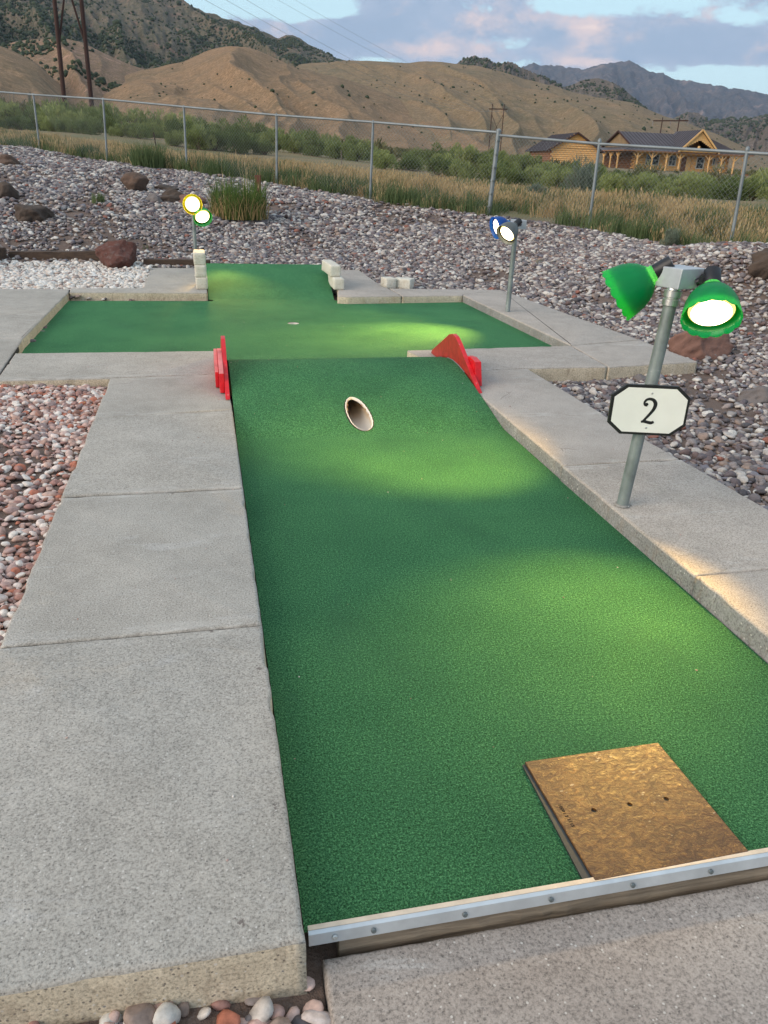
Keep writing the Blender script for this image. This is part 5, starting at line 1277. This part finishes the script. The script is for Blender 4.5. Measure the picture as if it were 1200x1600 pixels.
sheet(mb, [(x0r, ye, ze), (xm+3.2, ye, ze), (xm+3.2, RY, RH), (x0r, RY, RH)]); seams(mb, (x0r, ye, ze), (xm+3.2, ye, ze), (xm+3.2, RY, RH), (x0r, RY, RH), 22)
sheet(mb, [(x0r, PR+DP+.15, ze), (xm+3.2, PR+DP+.15, ze), (xm+3.2, RY, RH), (x0r, RY, RH)]); hb(mb, 'roof', M['roof'])
mb = MB(); RH2 = RH-.25
sheet(mb, [(xm+3.2, ye, ze), (x1r+.6, ye, ze), (x1r-1.0, RY, RH2), (xm+3.2, RY, RH2)]); seams(mb, (xm+3.2, ye, ze), (x1r+.5, ye, ze), (x1r-1.0, RY, RH2), (xm+3.2, RY, RH2), 9)
sheet(mb, [(x1r+.6, ye, ze), (x1r+.6, PR+DP+.15, ze), (x1r-1.0, RY, RH2)]); sheet(mb, [(xm+3.2, PR+DP+.15, ze), (x1r+.6, PR+DP+.15, ze), (x1r-1.0, RY, RH2), (xm+3.2, RY, RH2)]); hb(mb, 'roof', M['roof'])
mb = MB(); zp = EH+.05
sheet(mb, [(-2.0, -.35, zp), (W+.35, -.35, zp), (x1r+.6, ye+.05, ze+.02), (x0r, ye+.05, ze+.02)]); seams(mb, (-2.0, -.35, zp), (W+.35, -.35, zp), (x1r+.6, ye, ze), (x0r, ye, ze), 30); hb(mb, 'porch_roof', M['roof'])
mb = MB(); sheet(mb, [(-2.0, -.35, zp), (-2.0, PR+DP+1.5, zp), (x0r-.05, PR+DP+.6, ze+.02), (x0r-.05, ye, ze+.02)]); hb(mb, 'porch_roof', M['roof'])
mb = MB(); sheet(mb, [(W+.35, -.35, zp), (W+.35, PR+DP+.6, zp), (x1r+.6, PR+DP+.15, ze+.02), (x1r+.6, ye, ze+.02)]); hb(mb, 'porch_roof', M['roof'])
mb = MB(); mb.beam((-2.0, -.37, zp-.08), (W+.35, -.37, zp-.08), .05, .16); mb.beam((-2.02, -.35, zp-.08), (-2.02, PR+DP+1.5, zp-.08), .05, .16); hb(mb, 'fascia', M['log_dark'])
# left gable
mb = MB(); mb.prism([(ye+.3, ze+.02), (PR+DP-.15, ze+.02), (RY, RH-.12)], 0, x0r+.28, x0r+.36); hb(mb, 'gable_wall', M['gable_tan'])
mb = MB(); mb.beam((x0r-.03, ye, ze), (x0r-.03, RY, RH+.04), .08, .22); mb.beam((x0r-.03, PR+DP+.15, ze), (x0r-.03, RY, RH+.04), .08, .22); hb(mb, 'fascia', M['fascia'])
# central cross gable
gx0, gx1, gxc, gzt = 5.3, 10.2, 7.75, RH+.35; gz0 = EH+.1
mb = MB()
for s_, xe in ((-1, gx0-.25), (1, gx1+.25)):
    sheet(mb, [(xe, -.7, gz0), (gxc, -.7, gzt), (gxc, RY, gzt), (xe, RY, gz0)]); seams(mb, (xe, -.7, gz0), (xe, RY-1.0, gz0), (gxc, RY-1.0, gzt), (gxc, -.7, gzt), 9)
hb(mb, 'porch_gable_roof', M['roof'])
mb = MB(); mb.beam((gx0-.3, -.74, gz0-.05), (gxc, -.74, gzt), .07, .20); mb.beam((gx1+.3, -.74, gz0-.05), (gxc, -.74, gzt), .07, .20); hb(mb, 'bargeboard', M['log'])
mb = MB(); n_ = 16
for k in range(n_):
    xa = gx0+.3+(gx1-gx0-.6)*k/n_; xb = gx0+.3+(gx1-gx0-.6)*(k+1)/n_; h_ = lambda x_: gz0+(gzt-gz0)*(1-abs(x_-gxc)/(gxc-gx0+.25))-.12
    zb_ = max(gz0+.3, 0)+(1.35 if abs((xa+xb)/2-gxc) < 1.9 else 0)*(1-abs((xa+xb)/2-gxc)/2.2)
    if h_((xa+xb)/2) > zb_: mb.hexa([(xa+.01, -.52, zb_), (xb-.01, -.52, zb_), (xb-.01, -.46, zb_), (xa+.01, -.46, zb_), (xa+.01, -.52, h_(xa)), (xb-.01, -.52, h_(xb)), (xb-.01, -.46, h_(xb)), (xa+.01, -.46, h_(xa))])
hb(mb, 'gable_boards', M['log'])
mb = MB(); mb.prism([(gx0+.5, gz0+.2), (gx1-.5, gz0+.2), (gxc, gzt-.5)], 1, 1.3, 1.36); hb(mb, 'gable_back', M['log_dark'])
mb = MB(); mb.prism([(gx0+1.1, gz0+.3), (gxc-.15, gz0+.3), (gxc-.15, gzt-1.3)], 1, 1.22, 1.26); hb(mb, 'gable_window', M['glass'])
mb = MB(); mb.tube((gx0, -.5, gz0+.12), (gx1, -.5, gz0+.12), .16, .16, 8); hb(mb, 'gable_beam', M['log'])
mb = MB(); mb.tube((gxc, -.5, gz0+.2), (gxc, -.5, gz0+.85), .22, .14, 7); hb(mb, 'king_post', M['log'])
mb = MB(); mb.tube((-.5, RY, RH-.2), (-.5, RY, RH-.19), .1, .1, 6)

shed = empty('log_shed', at_d(858, 259, 98), hrz+math.radians(-4)); tag(shed, 'small log outbuilding with a plain dark roof left of the log house', 'shed'); shed.scale = (1, 1, .85)
SW, SD_, SE = 5.6, 8.5, 1.9+.25
def sb(mb, name, m_, parent=None, **kw): return mb.build(name, m_, parent or shed, **kw)
mb = MB(); logwall(mb, (0, 0), (SW, 0), -.6, SE); sb(mb, 'front_wall', M['log'])
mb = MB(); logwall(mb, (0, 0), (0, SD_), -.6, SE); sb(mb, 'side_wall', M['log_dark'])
mb = MB(); logwall(mb, (SW, 0), (SW, SD_), -.6, SE); sb(mb, 'side_wall', M['log'])
mb = MB(); mb.box((0, SD_, -.6), (SW, SD_+.1, SE)); sb(mb, 'back_wall', M['log'])
for xc in (0, SW):
    mb = MB(); z = -.3
    while z < SE: mb.tube((xc, -.3, z), (xc, .2, z), .11, .11, 8); z += .5
    sb(mb, 'log_ends', M['log_dark'])
apex = SE+1.95
mb = MB(); mb.prism([(-.1, SE), (SW+.1, SE), (SW/2, apex-.1)], 1, -.05, .06)
for z in np.arange(SE+.15, apex-.2, .26):
    hw_ = (apex-z)/(apex-SE)*SW/2; mb.tube((SW/2-hw_, -.05, z), (SW/2+hw_, -.05, z), .12, .12, 6)
sb(mb, 'gable_wall', M['log'])
for s_, xe in ((-1, -.5), (1, SW+.5)):
    mb = MB(); ze_ = SE-.28; sheet(mb, [(xe, -.45, ze_), (SW/2, -.45, apex+.02), (SW/2, SD_+.4, apex+.02), (xe, SD_+.4, ze_)]); seams(mb, (xe, -.45, ze_), (xe, SD_+.4, ze_), (SW/2, SD_+.4, apex+.02), (SW/2, -.45, apex+.02), 16); sb(mb, 'roof', M['roof'])
mb = MB(); mb.beam((-.55, -.48, SE-.34), (SW/2, -.48, apex), .06, .18); mb.beam((SW+.55, -.48, SE-.34), (SW/2, -.48, apex), .06, .18); sb(mb, 'fascia', M['fascia'])

# ------------------------------------------------------------------ hills
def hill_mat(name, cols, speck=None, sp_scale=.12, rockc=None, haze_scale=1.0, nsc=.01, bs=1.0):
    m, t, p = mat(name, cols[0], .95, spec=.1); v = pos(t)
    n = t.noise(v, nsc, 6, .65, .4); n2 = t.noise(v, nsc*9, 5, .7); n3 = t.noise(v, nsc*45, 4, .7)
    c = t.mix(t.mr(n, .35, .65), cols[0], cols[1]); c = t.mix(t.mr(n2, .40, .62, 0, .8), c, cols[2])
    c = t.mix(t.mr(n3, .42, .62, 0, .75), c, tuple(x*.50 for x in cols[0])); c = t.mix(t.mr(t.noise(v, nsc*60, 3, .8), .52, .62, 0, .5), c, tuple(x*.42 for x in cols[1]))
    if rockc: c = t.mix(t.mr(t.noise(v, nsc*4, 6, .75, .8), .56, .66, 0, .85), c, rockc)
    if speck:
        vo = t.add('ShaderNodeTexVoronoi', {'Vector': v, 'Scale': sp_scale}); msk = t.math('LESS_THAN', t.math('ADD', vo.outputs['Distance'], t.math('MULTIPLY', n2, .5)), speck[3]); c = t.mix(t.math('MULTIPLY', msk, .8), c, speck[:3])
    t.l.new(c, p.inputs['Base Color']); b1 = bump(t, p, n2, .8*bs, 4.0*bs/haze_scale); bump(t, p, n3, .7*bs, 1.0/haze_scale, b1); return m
TAN = ((.300, .190, .108), (.165, .130, .080), (.375, .245, .145))
TAN2 = ((.275, .184, .104), (.155, .140, .085), (.32, .228, .138))
DK = ((.125, .112, .078), (.105, .105, .066), (.21, .165, .12))
M['h_tan'] = hill_mat('hill_dry_grass', TAN, (.085, .08, .045, .30), .22, nsc=.012, bs=.3); M['h_tan2'] = hill_mat('hill_dry_grass_far', TAN2, (.08, .08, .045, .30), .15, nsc=.008, bs=.3)
M['h_dark'] = hill_mat('hill_juniper', DK, None, rockc=(.24, .15, .11), nsc=.0045); M['h_red'] = hill_mat('hill_red_outcrop', ((.28, .19, .115), (.20, .155, .09), (.40, .25, .18)), (.04, .05, .025, .34), .11, rockc=(.45, .27, .20), nsc=.012)
M['h_rock'] = hill_mat('hill_rock', ((.15, .12, .095), (.11, .10, .07), (.23, .18, .145)), (.045, .055, .03, .35), .05, rockc=(.26, .19, .15), nsc=.006)
M['h_blue'] = hill_mat('mountain', ((.052, .070, .090), (.080, .090, .105), (.16, .13, .12)), None, rockc=(.26, .19, .165), haze_scale=.2, nsc=.0012)  # part of the distance haze is painted in as bluish base colours
def hill(name, ridge, r0, r1, m_, seed, gully=.16, gfreq=18, prof=1.25, rough=.0, soft=False, nA=420, nS=150, zfoot=-12, back=1.4, spur=0.0, jag=0.0, r1f=None, shear=0.0):
    pts = [ray(px, py) for px, py in ridge]; A = np.array([math.atan2(d[0], d[1]) for d in pts]); Tn = np.array([d[2]/math.hypot(d[0], d[1]) for d in pts])
    a = np.linspace(A[0], A[-1], nA); tn = np.interp(a, A, Tn)
    k = max(1, int(nA/160)); ker = np.hanning(2*k+3); ker /= ker.sum(); tn = np.convolve(np.pad(tn, k+1, 'edge'), ker, 'valid')
    if jag: tn = tn+(fbm(a*180, a*0+seed, 4, seed)-.5)*jag
    rr1 = np.full(nA, float(r1)) if r1f is None else np.interp(a, A, np.array(r1f, float))
    if spur: rr1 = rr1*(1+spur*(fbm(a*9, a*0+seed, 3, seed+3)-.5))
    zr = CAM[2]+rr1*tn; s = np.concatenate([np.linspace(0, 1, nS), 1+np.linspace(.03, 1, 14)*(back-1)])
    Sg, Ag = np.meshgrid(s, a); R0 = r0; R1 = rr1[:, None]; ZR = zr[:, None]
    r_ = R0+(R1-R0)*Sg
    up_ = np.clip(Sg, 0, 1); z = zfoot+(ZR-zfoot)*up_**prof; z = np.where(Sg > 1, ZR-(Sg-1)/(back-1)*(ZR-zfoot)*.8, z)
    warp = (fbm(Ag*gfreq*.5, up_*3, 3, seed+5)-.5)*1.4
    gl_ = fbm(Ag*gfreq+warp+up_*shear, up_*1.1+3, 3 if soft else 5, seed, ridge=True, gain=.36 if soft else .5)-.62
    sm = fbm(Ag*gfreq*4, up_*9, 4, seed+9)-.5
    env = np.sin(np.pi*np.clip(up_, 0, 1)**.9)**.6
    z = z+env*(ZR-zfoot)*(gully*gl_+gully*(.10 if soft else .42)*sm)+rough*(fbm(Ag*gfreq*14, up_*30, 4, seed+2)-.5)*(ZR-zfoot)*.05
    x = r_*np.sin(Ag); y = r_*np.cos(Ag)
    o = link(name, np_mesh(name, np.stack([x, y, z], -1).reshape(-1, 3), grid_faces(nA, len(s))[:, ::-1], True), None, m_); tag(o, kind='structure')
    return (a, s, x, y, z)
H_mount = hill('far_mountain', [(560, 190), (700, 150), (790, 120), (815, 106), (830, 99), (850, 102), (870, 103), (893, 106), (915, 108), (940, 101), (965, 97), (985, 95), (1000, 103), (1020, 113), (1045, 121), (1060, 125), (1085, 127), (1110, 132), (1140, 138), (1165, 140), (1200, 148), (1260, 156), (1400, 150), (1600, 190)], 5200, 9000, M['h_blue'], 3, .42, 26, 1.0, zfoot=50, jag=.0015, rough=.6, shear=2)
H_foot = hill('rocky_foothill', [(900, 235), (1000, 205), (1040, 190), (1063, 181), (1083, 173), (1095, 180), (1107, 187), (1133, 186), (1150, 188), (1167, 186), (1200, 178), (1260, 165), (1400, 150), (1700, 170)], 2000, 3300, M['h_rock'], 5, .5, 40, 1.0, zfoot=10, jag=.004, rough=.8)
H_mid = hill('scrub_hill', [(820, 160), (868, 140), (893, 133), (905, 127), (920, 123), (935, 122), (948, 126), (960, 130), (975, 140), (1000, 160), (1050, 200), (1100, 240)], 1700, 2600, M['h_rock'], 6, .3, 40, 1.1, zfoot=10, jag=.001, nA=200)
H_peaks = hill('rocky_peaks', [(640, 130), (700, 108), (716, 98), (723, 92), (733, 89), (742, 87), (752, 91), (760, 90), (770, 96), (782, 99), (793, 97), (803, 98), (815, 105), (830, 112), (850, 121), (868, 129), (890, 142), (950, 170)], 1500, 2500, M['h_rock'], 8, .4, 50, 1.0, zfoot=10, jag=.003, rough=.8, nA=260)
H_dark = hill('juniper_mountain', [(-500, -160), (-200, -90), (0, -60), (120, -35), (200, -22), (250, -12), (287, -2), (303, 12), (318, 18), (333, 22), (366, 32), (400, 44), (418, 52), (433, 59), (446, 56), (458, 54), (468, 60), (480, 68), (500, 79), (520, 88), (535, 94), (550, 99), (600, 125), (700, 170)], 900, 2400, M['h_dark'], 12, .30, 12, 1.1, zfoot=20, rough=.6, jag=.0012, nA=620, shear=1.5)
H_back = hill('tan_back_hill', [(300, 175), (380, 135), (430, 111), (450, 104), (480, 99), (510, 97), (543, 96), (580, 95), (610, 97), (640, 99), (665, 96), (690, 97), (720, 101), (740, 103), (770, 108), (800, 117), (820, 124), (840, 128), (867, 136), (900, 145), (933, 152), (960, 156), (987, 160), (1017, 173), (1040, 182), (1067, 190), (1090, 199), (1117, 208), (1160, 228), (1220, 252), (1350, 285)], 420, 1500, M['h_tan2'], 14, .24, 13, 1.05, zfoot=-5, soft=True, rough=.10, nA=620, spur=.2, shear=2)
H_mid_left = hill('tan_hill_with_outcrop', [(-400, 80), (-150, 95), (-20, 100), (0, 72), (20, 66), (45, 62), (70, 61), (92, 59), (110, 62), (128, 66), (150, 77), (165, 84), (178, 90), (200, 100), (222, 107), (236, 110), (260, 120), (300, 140), (380, 180)], 380, 1050, M['h_red'], 16, .2, 20, 1.1, zfoot=0, soft=True, rough=.15, nA=320)
H_left = hill('tan_left_hill', [(-500, 20), (-200, 40), (-60, 58), (0, 72), (15, 77), (30, 84), (45, 92), (60, 101), (80, 120), (110, 145), (150, 175)], 300, 720, M['h_tan'], 18, .16, 14, 1.15, zfoot=0, soft=True, rough=.10, nA=240)
H_main = hill('tan_main_hill', [(60, 200), (120, 160), (170, 132), (200, 116), (225, 109), (245, 106), (262, 101), (285, 97), (300, 90), (318, 82), (335, 76), (350, 73), (365, 72), (385, 74), (400, 78), (420, 87), (440, 97), (460, 104), (480, 109), (505, 116), (530, 121), (560, 130), (600, 146), (640, 162), (680, 176), (720, 188), (760, 198), (800, 209), (850, 226), (900, 242), (1000, 262)], 270, 900, M['h_tan'], 20, .24, 11, 1.12, zfoot=-3, soft=True, rough=.10, nA=800, r1f=None, shear=1.5)
# junipers dotted over the dark mountain and hills
def dots(name, Hh, n_, lo, hi, size, seed, prob, m_, label, arange=None):
    a, s, x, y, z = Hh; rg = np.random.default_rng(seed); nA, nS = x.shape; i = rg.integers(0, nA-1, n_); j = rg.integers(int(lo*150), min(int(hi*150), nS-2), n_); fi = rg.uniform(0, 1, n_); fj = rg.uniform(0, 1, n_)
    def L(Q): return (Q[i, j]*(1-fi)+Q[i+1, j]*fi)*(1-fj)+(Q[i, j+1]*(1-fi)+Q[i+1, j+1]*fi)*fj
    X, Y, Z = L(x), L(y), L(z); ok = (rg.uniform(0, 1, n_) < prob(X, Y)) & visible(X, Y, Z)
    if arange is not None:
        c = (np.stack([X, Y, Z], -1)-CAM) @ RM; u_ = 600+F*c[:, 0]/c[:, 2]; ok &= (u_ > arange[0]) & (u_ < arange[1])
    X, Y, Z = X[ok], Y[ok], Z[ok]; m = len(X); print(name, m)
    var = []
    for k in range(4):
        V, Fc = ico(1); q = V*(1+rg.uniform(-.25, .25, (len(V), 1))); var.append((q*np.array([1, 1, .9]), Fc, False))
    sz = size*np.exp(rg.normal(0, .35, m)); rt = np.stack([rg.normal(0, .1, m), rg.normal(0, .1, m), rg.uniform(0, 6.28, m)], -1)
    scatter(name, np.stack([X, Y, Z+sz*.4], -1), rt, sz[:, None]*rg.uniform(.8, 1.2, (m, 3)), rg.integers(0, 4, m), var, m_, label)
M['juniper'] = leaf_mat('juniper', (.028, .042, .020), (.055, .070, .032), 0)
dots('juniper_woodland', H_dark, 60000, .05, .97, 2.2, 3, lambda X, Y: np.clip((fbm(X*.004, Y*.004, 4, 5)-.36)*3.2, .05, .85), M['juniper'], 'dark junipers dotted over the mountain slope')
dots('juniper_scrub', H_mid_left, 5200, .45, .98, 1.7, 4, lambda X, Y: np.clip((fbm(X*.012, Y*.012, 4, 6)-.50)*5, 0, .9), M['juniper'], 'dark bushes dotted over the low hill with the outcrop')
dots('hillside_bushes', H_main, 500, .1, .98, .7, 5, lambda X, Y: np.clip((fbm(X*.012, Y*.012, 4, 7)-.48)*4, .02, .8), M['juniper'], 'few small dark bushes on the main tan hill')
dots('back_hill_bushes', H_back, 800, .3, .98, 1.1, 6, lambda X, Y: np.clip((fbm(X*.008, Y*.008, 4, 8)-.46)*4, .03, .8), M['juniper'], 'few small dark bushes on the hill behind')
for nm_, Hh, sd_, sz, nn_ in (('peak_trees', H_peaks, 7, 2.8, 8000), ('scrub_hill_trees', H_mid, 8, 2.6, 4000), ('foothill_trees', H_foot, 9, 3.4, 9000)):
    dots(nm_, Hh, nn_, .3, .98, sz, sd_, lambda X, Y: np.clip((fbm(X*.006, Y*.006, 4, 9)-.35)*2.5, .05, .8), M['juniper'], 'dark trees dotted over the rocky hill behind')

# ------------------------------------------------------------------ haze
HAZE = True
if HAZE:
    mb = MB(); mb.box((-16500, -16500, -60), (16500, 16500, 1300)); hm = bpy.data.materials.new('haze_air'); hm.use_nodes = True; t = NT(hm.node_tree); t.n.clear()
    pv = t.add('ShaderNodeVolumePrincipled', {'Color': (.62, .76, 1.0, 1), 'Density': .000034}); t.add('ShaderNodeOutputMaterial', {'Volume': pv.outputs[0]})
    ho = mb.build('haze', hm); tag(ho, kind='stuff')
